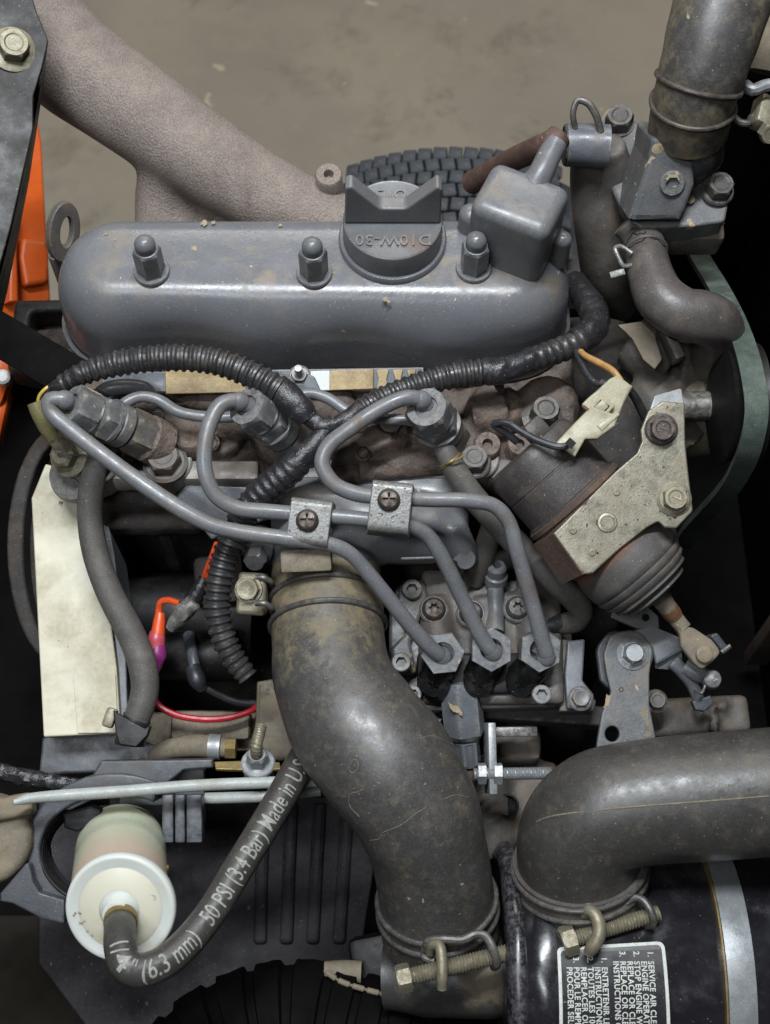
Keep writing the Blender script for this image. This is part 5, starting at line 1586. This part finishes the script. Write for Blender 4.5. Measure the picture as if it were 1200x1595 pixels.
def scratch(pts, w_, parent, m_, name, path):
    mb_ = MB()
    q = []
    for px, py in pts:
        o_ = ray(px, py).normalized()
        best = None
        for k in range(len(path)):
            c_ = path[k][0]
            d_ = (c_ - CAM).dot(o_)
            dist = (CAM + o_ * d_ - c_).length
            if dist < path[k][4]:
                hit = d_ - (path[k][4]**2 - dist**2)**.5
                if best is None or hit < best:
                    best = hit
        if best:
            q.append((CAM + o_ * best, w_ * .00046))
    if len(q) > 1:
        obj(name, MB().tube(mkpath(q, px=False, step=.0012), 6, mod=lambda s_, tt, p: .7 + .6 * abs(noise.noise(p * 500))), m_, parent)


scratch([(577, 1309), (592, 1306), (597, 1297), (625, 1285), (650, 1266), (664, 1258)], .6, t, M['scuff'], 'mud_scratch', ih)
scratch([(560, 1272), (545, 1255), (545, 1238), (560, 1232), (590, 1218)], .6, t, M['scuff'], 'mud_scratch', ih)
scratch([(690, 1245), (710, 1238), (730, 1242)], .55, t, M['scuff'], 'mud_scratch', ih)
scratch([(655, 1150), (672, 1146), (690, 1152), (706, 1160)], .55, t, M['scuff'], 'mud_scratch', ih)
scratch([(543, 1198), (549, 1184), (556, 1184), (558, 1194), (550, 1204), (544, 1200)], .55, t, M['scuff'], 'mud_scratch', ih)
scratch([(608, 1196), (630, 1176), (648, 1170)], .4, t, M['scuff'], 'mud_scratch', ih)
p = None
t2 = thing('hose_clamp', 'twin wire clamp round the top of the fat elbow hose', 'hose clamp', P(510, 920, 0))
for s_, tilt in ((.037, .0), (.056, .0)):
    q = at_s(ih, s_ - .006)
    wire(torus_path(q[0], q[1] + V((0, 0, tilt)), q[4] * 1.015, .0022, n=64), M['steel'], 'wire_ring', t2)
pb2 = P(392, 926, -.018)
nk = V((-.1, -.4, 1))
obj('clamp_block', plate_img([rpoly([(371, 890, 8), (415, 893, 8), (412, 960, 8), (366, 957, 8)])], pb2, nk, .014, .003), M['zinc_bolt'], t2)
bolt(t2, PPL(388, 918, pb2, nk), nk, 19, M['zinc_bolt'], h=.7, flange=1.15, mark='x')
for py in (900, 940):
    wire([(P(398, py, -.013), .0022), (P(412, py, -.012), .0022), (P(422, py + 6, -.016), .0022), (P(424, py + 12, -.03), .0022)], M['steel'], 'wire_end', t2)

# lower clamp of the elbow hose
t2 = thing('hose_clamp', 'wire hose clamp with long bolt at the lower end of the elbow', 'hose clamp', P(700, 1490, -.12))
for s_ in (ih[-1][5] - .031, ih[-1][5] - .020):
    q = at_s(ih, s_)
    wire(torus_path(q[0], q[1], q[4] * 1.02, .0021, n=64), M['steel'], 'wire_ring', t2)


def clamp_bolt(t_, a, b, rpx, z, head_r):
    p0, p1 = P(*a, z), P(*b, z)
    s2 = sc(p0)
    ax2 = (p1 - p0).normalized()
    obj('threaded_shank', MB().tube(mkpath([(p0, rpx * s2), (p0.lerp(p1, .5), rpx * s2), (p1, rpx * s2)], px=False, step=.00035), 16, mod=thread(.0022, .08)), M['zinc_bolt'], t_)
    rg = [('c', head_r * .9 * s2, .0), ('h', head_r * s2, .0006), ('h', head_r * s2, .008), ('c', head_r * .86 * s2, .0095), ('c', head_r * .7 * s2, .0095), ('c', head_r * .6 * s2, .0085)]
    obj('bolt_head', MB().loft(rg, frame(p0, -ax2), 36), M['zinc_bolt'], t_, smooth=25)


clamp_bolt(t2, (640, 1521), (792, 1484), 13, -.092, 22)
a, b = P(680, 1472, -.085), P(690, 1536, -.085)
obj('yoke', MB().tube(mkpath([(670, 1484, -.088, 7), (674, 1472, -.080, 8), (684, 1472, -.077, 8.5), (688, 1490, -.076, 9), (689, 1520, -.077, 9), (689, 1540, -.082, 8)]), 14), M['zinc_bolt'], t2)
wire([(P(662, 1478, -.09), .003), (P(668, 1466, -.083), .003), (P(690, 1463, -.08), .003), (P(720, 1464, -.08), .003), (P(742, 1455, -.08), .003), (P(756, 1458, -.08), .003), (P(768, 1478, -.08), .003), (P(774, 1500, -.085), .003), (P(770, 1506, -.1), .003)], M['steel'], 'wire_loop', t2)
wire([(P(660, 1476, -.098), .003), (P(664, 1492, -.095), .003), (P(676, 1496, -.095), .003)], M['steel'], 'wire_end', t2)

t = thing('intake_stub', 'muddy black plastic inlet stub below the elbow hose', 'duct', P(700, 1530, -.2))
st = obj('stub', MB().tube(mkpath([(600, 1520, -.175, 50), (680, 1520, -.17, 62), (760, 1515, -.165, 68), (790, 1512, -.165, 64)], step=.002), 40), M['rubber_dk'], t)
grime(st, lambda co: 1.1 - (co - P(750, 1535, -.135)).length / .028)

# ================================================================ air cleaner canister
CA = P(1000, 1522, -.175)
RC = .098
t = thing('air_cleaner', 'glossy black air cleaner canister with a printed label', 'air cleaner', CA - V((0, 0, RC)))
xL = P(795, 1500, -.10).x
fr = frame(V((xL, CA.y, CA.z)), (1, 0, 0), (0, 0, 1))
rg = [('c', RC * .5, -.002), ('c', RC * .84, .0), ('c', RC * .90, .004), ('c', RC * .96, .010), ('c', RC * .99, .018), ('c', RC * 1.0, .026), ('c', RC * .985, .032), ('c', RC * .985, .40)]
obj('canister', MB().loft(rg, fr, 128), M['canister'], t, smooth=60)
obj('end_bead', MB().loft([('c', RC * .8, .0), ('c', RC * .9, -.004), ('c', RC * .97, .000), ('c', RC * .985, .006), ('c', RC * .95, .010)], fr, 96), M['canister'], t, smooth=60)


def canpt(px, py, off=0.0):
    o_ = ray(px, py).normalized()
    # hit the cylinder about the X axis
    oy, oz = CAM.y - CA.y, CAM.z - CA.z
    a_ = o_.y**2 + o_.z**2
    b_ = oy * o_.y + oz * o_.z
    c_ = oy**2 + oz**2 - (RC * .985 + off)**2
    k = (-b_ - (b_ * b_ - a_ * c_)**.5) / a_
    return CAM + o_ * k


def can_map(u, v, off):
    """u along the length (x), v arc length from the top towards the viewer"""
    a_ = v / (RC * .985)
    rr = RC * .985 + off
    return V((u, CA.y - rr * sin(a_), CA.z + rr * cos(a_)))


def can_uv(px, py):
    q = canpt(px, py)
    return q.x, math.atan2(-(q.y - CA.y), q.z - CA.z) * RC * .985


def bend_to_can(me, off):
    bm = bmesh.new()
    bm.from_mesh(me)
    for _ in range(3):
        es = [e for e in bm.edges if e.calc_length() > .004]
        if not es:
            break
        bmesh.ops.subdivide_edges(bm, edges=es, cuts=1)
        bmesh.ops.triangulate(bm, faces=bm.faces[:])
    for v in bm.verts:
        v.co = can_map(v.co.x, v.co.y, off + v.co.z)
    bm.to_mesh(me)
    bm.free()
    return me


u0, v0 = can_uv(868, 1486)
u1, _ = can_uv(1036, 1486)
_, v1 = can_uv(950, 1478)
v1 = v0 - .004
vb = v0 + .10
me = plate2d([rpoly([(u0, v1, .004), (u1, v1 - .004, .005), (u1 + .002, vb, .005), (u0, vb, .004)])], .0004, 0, Matrix())
lab = obj('label', bend_to_can(me, .0009), M['labelblk'], t)
w_ = .0022
ou = [(u0, v1, .004), (u1, v1 - .004, .005), (u1 + .002, vb, .005), (u0, vb, .004)]
inn = [(u0 + w_, v1 + w_, .003), (u1 - w_, v1 - .004 + w_, .0035), (u1 + .002 - w_, vb - w_, .0035), (u0 + w_, vb - w_, .003)]
me = plate2d([rpoly(ou), rpoly(inn)], .0003, 0, Matrix())
obj('label_border', bend_to_can(me, .0013), M['print'], lab)
lines = (('1.', 'SERVICE AIR CLEANER BEFORE'), ('', 'ENGINE OPERATION NEEDS'), ('2.', 'STOP ENGINE WHEN'), ('', 'REPLACE OR CLEAN THE'), ('3.', 'REPLACE OR CLEAN THE'), ('', 'INSTRUCTIONS ON ENGINE'), None,
         ('1.', 'ENTRETENIR LE FILTRE'), ('', 'INSTRUCTIONS DU MANUEL'), ('2.', 'TOUTES LES 100 HEURES'), ('', 'REMPLACER OU NETTOYER'), ('3.', 'POUR LE REMPLACER'), ('', 'PROCEDER SELON LES'))
pxl = 1013.0
for ln in lines:
    if ln is None:
        pxl -= 6.5
        continue
    ys = 1482 if pxl > 950 else 1491
    ua, va = can_uv(pxl - 1, ys)
    for s_, dv in ((ln[0], 0.0), (ln[1], .0062)):
        if not s_:
            continue
        me = text_mesh(s_, .0054, 0, .00011, 'LEFT', 1.06)
        # text x runs down the label (arc), text y runs towards +x
        for v in me.vertices:
            x_, y_ = v.co.x * .92, v.co.y
            v.co = V((ua + y_, va + dv + x_, 0))
        obj('label_text', bend_to_can(me, .0012), M['print'], lab)
    pxl -= 10.9
us, _ = can_uv(1152, 1500)
hw = .010
fs_ = frame(V((us, CA.y, CA.z)), (1, 0, 0), (0, 0, 1))
obj('steel_strap', MB().loft([('c', RC * .985, -hw), ('c', RC * 1.0 + .002, -hw + .0008), ('c', RC * 1.0 + .0026, 0), ('c', RC * 1.0 + .002, hw - .0008), ('c', RC * .985, hw)], fs_, 128), M['strap'], t, smooth=40)
obj('strap_edge', MB().loft([('c', RC * .985, -hw - .0016), ('c', RC * 1.0 + .0032, -hw - .0014), ('c', RC * 1.0 + .0032, -hw - .0002), ('c', RC * .985, -hw)], fs_, 128), M['brass'], t, smooth=40)

# second fat hose onto the canister
t = thing('air_cleaner_hose', 'fat dusty black hose entering from the right onto the canister', 'hose', P(950, 1300, -.1))
ah = mkpath([(1300, 1224, -.035, 98), (1200, 1233, -.037, 98.5), (1100, 1241, -.04, 98), (1000, 1250, -.045, 96), (935, 1266, -.053, 96), (905, 1300, -.068, 96), (902, 1338, -.085, 96), (906, 1366, -.098, 96), (910, 1394, -.112, 95)], step=.003)
ho = obj('hose_body', MB().tube(ah, 72), M['rubber_dk'], t, smooth=80)
ge2 = ah[-1][0]
grime(ho, lambda co: max(.8 - (co - ge2).length / .095, .24))
scratch([(836, 1280), (850, 1274), (880, 1268), (950, 1260), (1020, 1254), (1100, 1248), (1198, 1240)], 1.6, t, M['scuff'], 'mould_seam', ah)
q = at_s(ah, ah[-1][5] - .018)
obj('hose_cuff', MB().tube([(p_, T_, N_, B_, r_ * 1.07, s_) for (p_, T_, N_, B_, r_, s_) in ah if s_ > ah[-1][5] - .034], 56), M['hose_brn'], t)
t2 = thing('hose_clamp', 'wire hose clamp with bolt round the hose on the canister', 'hose clamp', P(950, 1430, -.1))
for s_ in (ah[-1][5] - .030, ah[-1][5] - .021):
    q = at_s(ah, s_)
    wire(torus_path(q[0], q[1], q[4] * 1.075, .0020, n=64), M['steel'], 'wire_ring', t2)
clamp_bolt(t2, (896, 1462), (1026, 1422), 12, -.074, 24)
obj('yoke', MB().tube(mkpath([(910, 1424, -.066, 8), (918, 1418, -.060, 9.5), (928, 1426, -.058, 10.5), (934, 1444, -.058, 11), (932, 1460, -.059, 11), (924, 1474, -.062, 11), (917, 1484, -.067, 9)]), 14), M['zinc_bolt'], t2)
wire([(P(908, 1432, -.08), .0032), (P(900, 1418, -.07), .0032), (P(908, 1408, -.064), .0032), (P(920, 1412, -.062), .0032)], M['steel'], 'wire_end', t2)
wire([(P(926, 1424, -.075), .0026), (P(950, 1418, -.07), .0026), (P(975, 1406, -.068), .0026), (P(990, 1398, -.066), .0026), (P(1004, 1404, -.064), .0026), (P(1016, 1424, -.064), .0026), (P(1018, 1440, -.07), .0026), (P(1008, 1442, -.08), .0026)], M['steel'], 'wire_loop', t2)

# ================================================================ lower left: filter, bracket, cables
t = thing('filter_bracket', 'charcoal plastic filter bracket with an open clamp ring', 'bracket', P(180, 1260, -.12))
nb_ = V((0, -.35, 1))
obj('top_plate', plate_img([rpoly([(157, 1185, 3), (332, 1182, 2), (332, 1196, 2), (286, 1200), (258, 1222), (224, 1226), (196, 1228), (160, 1238), (110, 1262), (96, 1262), (136, 1222)])], P(200, 1210, -.085), nb_, .012, .0015), M['plastic'], t)
obj('slot_face', plate_img([rpoly([(202, 1186, 1), (228, 1186, 1), (227, 1207, 1), (201, 1207, 1)])], P(215, 1196, -.0842), nb_, .001, .0002), M['tan'], t)
# open ring, seen at an angle: thick C
out_, in_ = [], []
for k in range(25):
    a = radians(60 + 195 * k / 24)
    out_.append((178 + 138 * cos(a) * 1.0, 1322 - 118 * sin(a)))
    in_.append((180 + 118 * cos(a), 1326 - 88 * sin(a)))
obj('clamp_ring', plate_img([[V(p_) for p_ in out_ + in_[::-1]]], P(150, 1300, -.095), nb_, .034, .002), M['plastic'], t)
inner = []
for j, (dz_, kk) in enumerate(((-.004, 1.0), (-.010, .97), (-.016, .94), (-.022, .91))):
    pts = [(P(180 + 116 * kk * cos(radians(a_)), 1328 - 86 * kk * sin(radians(a_)), -.10 + dz_), .0016) for a_ in range(95, 250, 8)]
    obj('ring_rib', MB().tube(mkpath(pts, px=False), 8), M['black'], t)
obj('lower_jaw', plate_img([rpoly([(0, 1392, 4), (44, 1340, 6), (52, 1372), (62, 1390, 6), (100, 1402), (100, 1440, 4), (66, 1432), (20, 1408), (0, 1404)])], P(50, 1400, -.10), nb_, .02, .0015), M['plastic'], t)
obj('hinge_block', plate_img([rpoly([(98, 1268, 3), (140, 1256, 3), (160, 1262, 3), (150, 1284, 4), (120, 1296, 4), (100, 1290, 3)])], P(128, 1275, -.088), nb_, .014, .0015), M['black'], t)
for x0, x1 in ((254, 270), (274, 288), (292, 314)):
    a, b = P((x0 + x1) / 2, 1240, -.095), P((x0 + x1) / 2 + 4, 1308, -.115)
    obj('slide_rib', MB().box(frame((a + b) / 2, (0, -.3, 1), b - a), ((b - a).length, (x1 - x0) * .0005, .016), .0012), M['plastic'], t)
obj('slide_back', plate_img([rpoly([(250, 1200), (318, 1198), (318, 1308, 3), (262, 1300, 3), (254, 1260)])], P(285, 1250, -.112), nb_, .01, .001), M['plastic'], t)

# filter
t = thing('fuel_filter', 'translucent white fuel filter cup with a wide round lid', 'fuel filter', P(188, 1380, -.12))
pd = P(187, 1416, -.055)
s_ = sc(pd)
axf = V((-.02, -.50, .86)).normalized()
fr = frame(pd, axf)
r = 87 * s_
obj('lid_rim', MB().loft([('c', r * .80, -.020), ('c', r * .92, -.012), ('c', r * .985, -.008), ('c', r, -.004), ('c', r * .985, -.0012), ('c', r * .95, .0), ('c', r * .90, -.0004), ('c', r * .80, -.0010), ('c', r * .74, -.0013)], fr, 72), M['whitep'], t, smooth=60)
lf = obj('lid_face', MB().loft([('c', r * .755, -.0030), ('c', r * .75, -.0012), ('c', r * .70, -.0006), ('c', r * .60, .0004), ('c', r * .36, .0022)], fr, 72), M['creamnylon'], t, smooth=60)
obj('spigot', MB().loft([('c', r * .37, .0019), ('c', r * .31, .004), ('c', r * .26, .007), ('c', r * .24, .012)], fr, 48), M['whitep'], t, smooth=60)
qb = P(189, 1314, -.112)
axb = (P(186, 1402, -.068) - qb).normalized()
rb_ = 69 * sc(qb)
frb = frame(qb, axb)
Lf = (P(186, 1402, -.068) - qb).length
rg = [('c', rb_ * .35, -.014), ('c', rb_ * .62, -.013), ('c', rb_ * .84, -.0095), ('c', rb_ * .95, -.0045), ('c', rb_ * .99, .003)] + [('c', rb_ * (1 + .035 * k / 9), .003 + (Lf - .003) * k / 9) for k in range(1, 10)]
cu = obj('cup', MB().loft(rg, frb, 56), M['filterbody'], t, smooth=60)
grime(cu, lambda co: ((co - qb).dot(axb) / Lf) * 1.1)
obj('side_tab', MB().box(frame(P(258, 1352, -.085), axb, (1, 0, 0)), (.005, .003, .004), .001), M['brass'], t)
grime(lf, lambda co: .62 - (co - (fr @ V((-r * .3, -r * .45, 0)))).length / (r * .75))
p = fr @ V((r * .60, r * .22, -.0002))
obj('moulding_dot', MB().loft([('c', .002, 0), ('c', .002, .0004), ('c', .0014, .0004), ('c', .0012, .0001)], frame(p, axf), 18), M['whitep'], t)
mb = MB()
rnd = random.Random(12)
for k in range(16):
    a = rnd.uniform(3.2, 4.3)
    q = fr @ V((r * rnd.uniform(.45, .85) * cos(a), r * rnd.uniform(.55, .85) * sin(a), -.0005))
    mb.loft([('c', .0009, -.0002), ('c', .0006, .0003)], frame(q, axf), 7)
o = obj('dirt_speck', mb, M['dust'], t)
o['kind'] = 'stuff'

# printed hose
t = thing('printed_fuel_hose', 'black rubber fuel hose with printed white lettering leaving the filter', 'hose', P(300, 1450, -.05))
fh = mkpath([(188, 1436, -.048, 24), (187, 1452, -.036, 25), (188, 1478, -.026, 25.5), (196, 1502, -.022, 26), (216, 1511, -.024, 26), (250, 1502, -.028, 25.5), (290, 1470, -.034, 25), (330, 1420, -.04, 24.5), (370, 1355, -.046, 24.5), (410, 1290, -.052, 24.5), (450, 1222, -.06, 24.5), (490, 1150, -.075, 24)], step=.0014)
obj('hose_body', MB().tube(fh, 30, mod=lambda s_, tt, p: 1 + .012 * sin(s_ * 2400) * sin(tt * 9) * max(0, min(1, (.04 - s_) / .015))), M['rubber_dk'], t, smooth=60)
obj('hose_lip', MB().tube(mkpath([(188, 1430, -.05, 26.5), (188, 1438, -.046, 26.5)]), 24), M['brass'], t)


def text_on_hose(path, s_, size, s0, parent, m_, ang0=0.0):
    me = text_mesh(s_, size, 0, .00012, 'LEFT', 1.0)
    for v in me.vertices:
        v.co.x *= .64
    bm = bmesh.new()
    bm.from_mesh(me)
    for _ in range(2):
        es = [e for e in bm.edges if e.calc_length() > .002]
        bmesh.ops.subdivide_edges(bm, edges=es, cuts=1)
        bmesh.ops.triangulate(bm, faces=bm.faces[:])
    for v in bm.verts:
        p_, T_, N_, B_, r_, _s = at_s(path, s0 + v.co.x)
        c_ = (CAM - p_)
        c_ = (c_ - T_ * c_.dot(T_)).normalized()
        u_ = c_.cross(T_)
        a_ = v.co.y / r_ + ang0
        v.co = p_ + (c_ * cos(a_) + u_ * sin(a_)) * (r_ * 1.012 + .0001)
    bm.to_mesh(me)
    bm.free()
    obj('hose_print', me, m_, parent)


smark = min(fh, key=lambda q: (q[0] - P(258, 1497, -.03)).length)[5]
text_on_hose(fh, '1/4" (6.3 mm)   50 PSI (3.4 Bar) Made in U.S.A.', .0172, smark - .038, t, M['hoseprint'], -.1)

# white cables
t = thing('control_cable', 'pale sheathed control cable lying across the filter bracket', 'cable', P(250, 1240, -.06))
obj('sheath', MB().tube(mkpath([(22, 1250, -.05, 5), (45, 1244, -.052, 8.5), (100, 1239, -.056, 9.5), (200, 1232, -.062, 9.5), (300, 1224, -.066, 9.5), (420, 1219, -.07, 9.5), (520, 1216, -.08, 9)], step=.001), 14, mod=corr(.0016, .02)), M['cable'], t)
t = thing('lower_cable', 'second pale cable passing under the first behind the bracket', 'cable', P(330, 1250, -.1))
obj('sheath', MB().tube(mkpath([(190, 1247, -.125, 9), (250, 1245, -.12, 9), (340, 1243, -.116, 9), (420, 1240, -.112, 9), (500, 1232, -.11, 8)]), 14), M['cable'], t)
t = thing('black_loom', 'frayed black cable loom reaching in from the left edge', 'cable', P(60, 1215, -.1))
obj('loom', MB().tube(mkpath([(-20, 1198, -.10, 14), (50, 1212, -.10, 13), (110, 1222, -.105, 11), (170, 1228, -.11, 9)], step=.001), 14, mod=wrinkle(.2, 220)), M['tape'], t)
t = thing('brown_flange', 'rust stained tan round casting at the lower left edge', 'casting', P(20, 1310, -.12))
mb = MB()
p = P(-22, 1308, -.085)
mb.loft([('c', 66 * sc(p), -.03), ('c', 72 * sc(p), -.012), ('c', 70 * sc(p), -.002), ('c', 62 * sc(p), .002)], frame(p, (.1, -.3, 1)), 36)
mb.box(frame(P(15, 1258, -.08), (0, -.3, 1), (1, .2, 0)), (.035, .016, .018), .003)
obj('disc', cast(mb, .0022, 4, .0006, 120), M['tan'], t)
# stud and bracket right of the filter
t = thing('threaded_stud', 'upright threaded stud with nut and washer beside the fat hose', 'stud', P(404, 1190, -.1))
axz = V((.02, .25, 1)).normalized()
p = P(402, 1186, -.085)
s_ = sc(p)
obj('stud_thread', MB().tube(mkpath([(p, 9 * s_), (p + axz * .02, 9 * s_), (P(407, 1130, -.066), 9 * s_)], px=False, step=.0004), 14, mod=thread(.0019, .07)), M['zinc_bolt'], t)
obj('nut', MB().loft([('c', 19 * s_, -.001), ('h', 17 * s_, .0), ('h', 17 * s_, .009), ('c', 13 * s_, .011)], frame(p, axz), 36), M['zinc'], t, smooth=25)
obj('washer', MB().loft([('c', 27 * s_, -.004), ('c', 27 * s_, -.002), ('c', 25 * s_, -.001)], frame(p, axz), 32), M['zinc'], t)
obj('lower_nut', MB().loft([('c', 24 * s_, -.018), ('c', 24 * s_, -.015), ('h', 17 * s_, -.0145), ('h', 17 * s_, -.006), ('c', 12 * s_, -.005)], frame(p, axz), 36), M['zinc'], t, smooth=25)
obj('bracket_strip', plate_img([rpoly([(334, 1186, 2), (400, 1184), (436, 1187, 2), (438, 1198, 2), (400, 1200), (336, 1198, 2)])], p - axz * .002, axz, .003, .0006), M['brass'], t)
t = thing('tan_block', 'dusty tan casting behind the threaded stud', 'casting', P(425, 1120, -.12))
obj('post', plate_img([rpoly([(400, 1062, 4), (424, 1058, 4), (450, 1100), (470, 1180), (436, 1186), (396, 1180)])], P(425, 1120, -.115), (0, -.35, 1), .03, .003), M['tan'], t)
t = thing('fuel_tap_elbow', 'dusty tan elbow fitting with a brass clip below the red wire', 'fitting', P(300, 1170, -.12))
obj('elbow', MB().tube(mkpath([(238, 1180, -.135, 14), (262, 1168, -.13, 16), (300, 1162, -.126, 18), (336, 1164, -.124, 18), (356, 1166, -.124, 14)]), 18), M['tan'], t)
obj('clip', MB().tube(mkpath([(326, 1163, -.122, 20), (344, 1164, -.122, 20)]), 18), M['zinc'], t)
obj('brass_end', MB().tube(mkpath([(352, 1166, -.122, 17), (368, 1166, -.122, 17)]), 6), M['brass'], t)
obj('base', MB().box(frame(P(330, 1130, -.14), (0, -.3, 1), (1, .0, 0)), (.06, .022, .02), .004), M['tan'], t)

# ================================================================ wires and dark gear in the centre left bay
t = thing('starter_motor', 'black starter motor deep in the bay behind the coloured wires', 'starter motor', P(290, 980, -.2))
mb = MB()
mb.tube(mkpath([(200, 960, -.17, 70), (300, 960, -.17, 72), (400, 965, -.17, 72)]), 28)
obj('body', mb, M['black'], t)
obj('switch_housing', MB().tube(mkpath([(250, 1020, -.13, 38), (310, 1022, -.13, 40), (370, 1020, -.13, 40)]), 24), M['black'], t)
obj('end_cap', MB().box(frame(P(345, 905, -.13), (0, -.3, 1), (1, .1, 0)), (.04, .04, .03), .006), M['block'], t)
obj('terminal_post', MB().tube(mkpath([(295, 990, -.11, 10), (300, 1020, -.10, 9), (305, 1045, -.10, 9)]), 12), M['plastic'], t)
obj('cable_boot', MB().tube(mkpath([(300, 1040, -.10, 13), (308, 1060, -.10, 14), (316, 1072, -.105, 9)]), 14), M['blackw'], t)
obj('thin_cable', MB().tube(mkpath([(314, 1068, -.105, 5), (340, 1082, -.11, 5.5), (370, 1094, -.115, 6), (400, 1096, -.12, 6)]), 10), M['blackw'], t)
t = thing('sensor_wires', 'orange and black wires with red and purple terminal covers', 'wire lead', P(280, 960, -.08))
for dx, m_ in ((0, 'orangew'), (4, 'orangew')):
    hose('wire', [(338 + dx, 845, -.03, 4), (330 + dx, 866, -.036, 4), (320 + dx, 892, -.044, 4), (316 + dx, 905, -.05, 4)], M[m_], t, 8)
for (x_, y_) in ((329, 872), (322, 889)):
    hose('wire_mark', [(x_ + 3, y_ - 3, -.037 - (y_ - 870) * .0005, 8), (x_ + 1, y_ + 3, -.039 - (y_ - 870) * .0005, 8)], M['purple'], t, 8)
hose('taped_section', [(318, 900, -.046, 8), (312, 916, -.05, 12), (302, 934, -.055, 14), (296, 946, -.06, 13)], M['tape'], t, 12)
hose('torn_tape', [(302, 936, -.05, 13), (288, 952, -.055, 15), (274, 968, -.06, 12), (266, 980, -.064, 8)], M['plate'], t, 10, .002, wrinkle(.2, 200))
hose('wire', [(280, 940, -.062, 5), (262, 935, -.064, 5.5), (251, 938, -.066, 5.5), (248, 950, -.07, 5.5), (247, 962, -.072, 5)], M['orangew'], t, 10)
hose('red_cover', [(250, 955, -.072, 8), (248, 972, -.074, 10), (246, 988, -.076, 11)], M['orangew'], t, 16)
hose('pink_cover', [(246, 984, -.076, 12), (244, 996, -.078, 14), (244, 1010, -.08, 13)], M['pink'], t, 18)
hose('purple_cover', [(245, 1006, -.08, 14), (245, 1022, -.082, 15), (244, 1036, -.085, 10), (242, 1048, -.088, 6)], M['purple'], t, 14)
t = thing('red_wire', 'single thin red wire looping in an arc below the purple cover', 'wire', P(320, 1110, -.12))
obj('wire_body', MB().tube(mkpath([(240, 1050, -.095, 4), (238, 1075, -.10, 5), (245, 1096, -.105, 5.5), (270, 1112, -.108, 5.5), (310, 1120, -.11, 5.5), (350, 1119, -.112, 5.5), (385, 1110, -.114, 5), (402, 1100, -.118, 5)]), 10), M['red'], t)
t = thing('starter_bracket', 'dusty tan ledge below the red wire loop', 'ledge', P(330, 1135, -.16))
obj('ledge', MB().box(frame(P(320, 1140, -.16), (0, -.3, 1), (1, .0, 0)), (.09, .03, .02), .004), M['tan'], t)

# ================================================================ bottom
t = thing('plastic_guard', 'dusty black ribbed plastic panel low below the printed hose', 'panel', P(330, 1420, -.32))
pp = P(330, 1420, -.34)
nn_ = V((0, -.1, 1))
obj('sheet', plate_img([rpoly([(60, 1240, 10), (600, 1240, 10), (560, 1500, 10), (520, 1640, 10), (180, 1660, 10), (60, 1500)])], pp, nn_, .01, .002), M['panel'], t)
for k in range(4):
    x0 = 400 + k * 44
    obj('rib', plate_img([rpoly([(x0, 1250, 4), (x0 + 20, 1250, 4), (x0 + 15 - k * 3, 1470, 8), (x0 - 6 - k * 3, 1470, 8)])], pp + V((0, 0, .006)), nn_, .008, .0035), M['panel'], t)
t = thing('tractor_wheel', 'black ribbed tyre just reaching in along the bottom edge', 'tyre', P(540, 1640, -.3))
obj('tyre_body', MB().tube(mkpath([(250, 1790, -.24, 118), (340, 1660, -.235, 118), (450, 1618, -.232, 118), (560, 1634, -.232, 114), (680, 1672, -.235, 108), (800, 1740, -.24, 100)], step=.0012), 48, mod=lambda s_, tt, p: 1 + .02 * noise.noise(V((s_ * 160, cos(tt) * 3, sin(tt) * 3))) - (.07 if (s_ / .021) % 1 < .3 else 0)), M['blackmatte'], t, smooth=25)
t = thing('foot_board', 'dark brown board in the bottom left corner', 'board', P(80, 1540, -.4))
obj('board', plate_img([rpoly([(-60, 1425, 4), (200, 1425, 4), (215, 1680), (-60, 1680)])], P(80, 1540, -.36), (0, 0, 1), .012, .002), M['brownboard'], t)
t = thing('pale_tube_end', 'pale stubby tube end lying above the tan strip', 'tube', P(545, 1515, -.22))
obj('tube_body', MB().tube(mkpath([(506, 1516, -.21, 18), (535, 1515, -.21, 19), (563, 1516, -.21, 19)]), 18), M['tan'], t)
t = thing('tan_strip', 'thin cracked tan strip curving towards the bottom edge', 'strip', P(610, 1545, -.22))
obj('strip', MB().tube(mkpath([(505, 1512, -.19, 4), (530, 1528, -.19, 4.5), (580, 1544, -.19, 4.5), (640, 1556, -.19, 4.5), (708, 1570, -.19, 4)], step=.001), 10, mod=lambda s_, tt, p: 1 - .5 * ((s_ / .011) % 1 < .12)), M['tan'], t)
t = thing('dark_hose_block', 'dark dusty plastic block beneath the tube end', 'block', P(600, 1500, -.24))
obj('block', MB().box(frame(P(620, 1500, -.235), (0, -.2, 1), (1, .2, 0)), (.07, .05, .04), .006), M['black'], t)
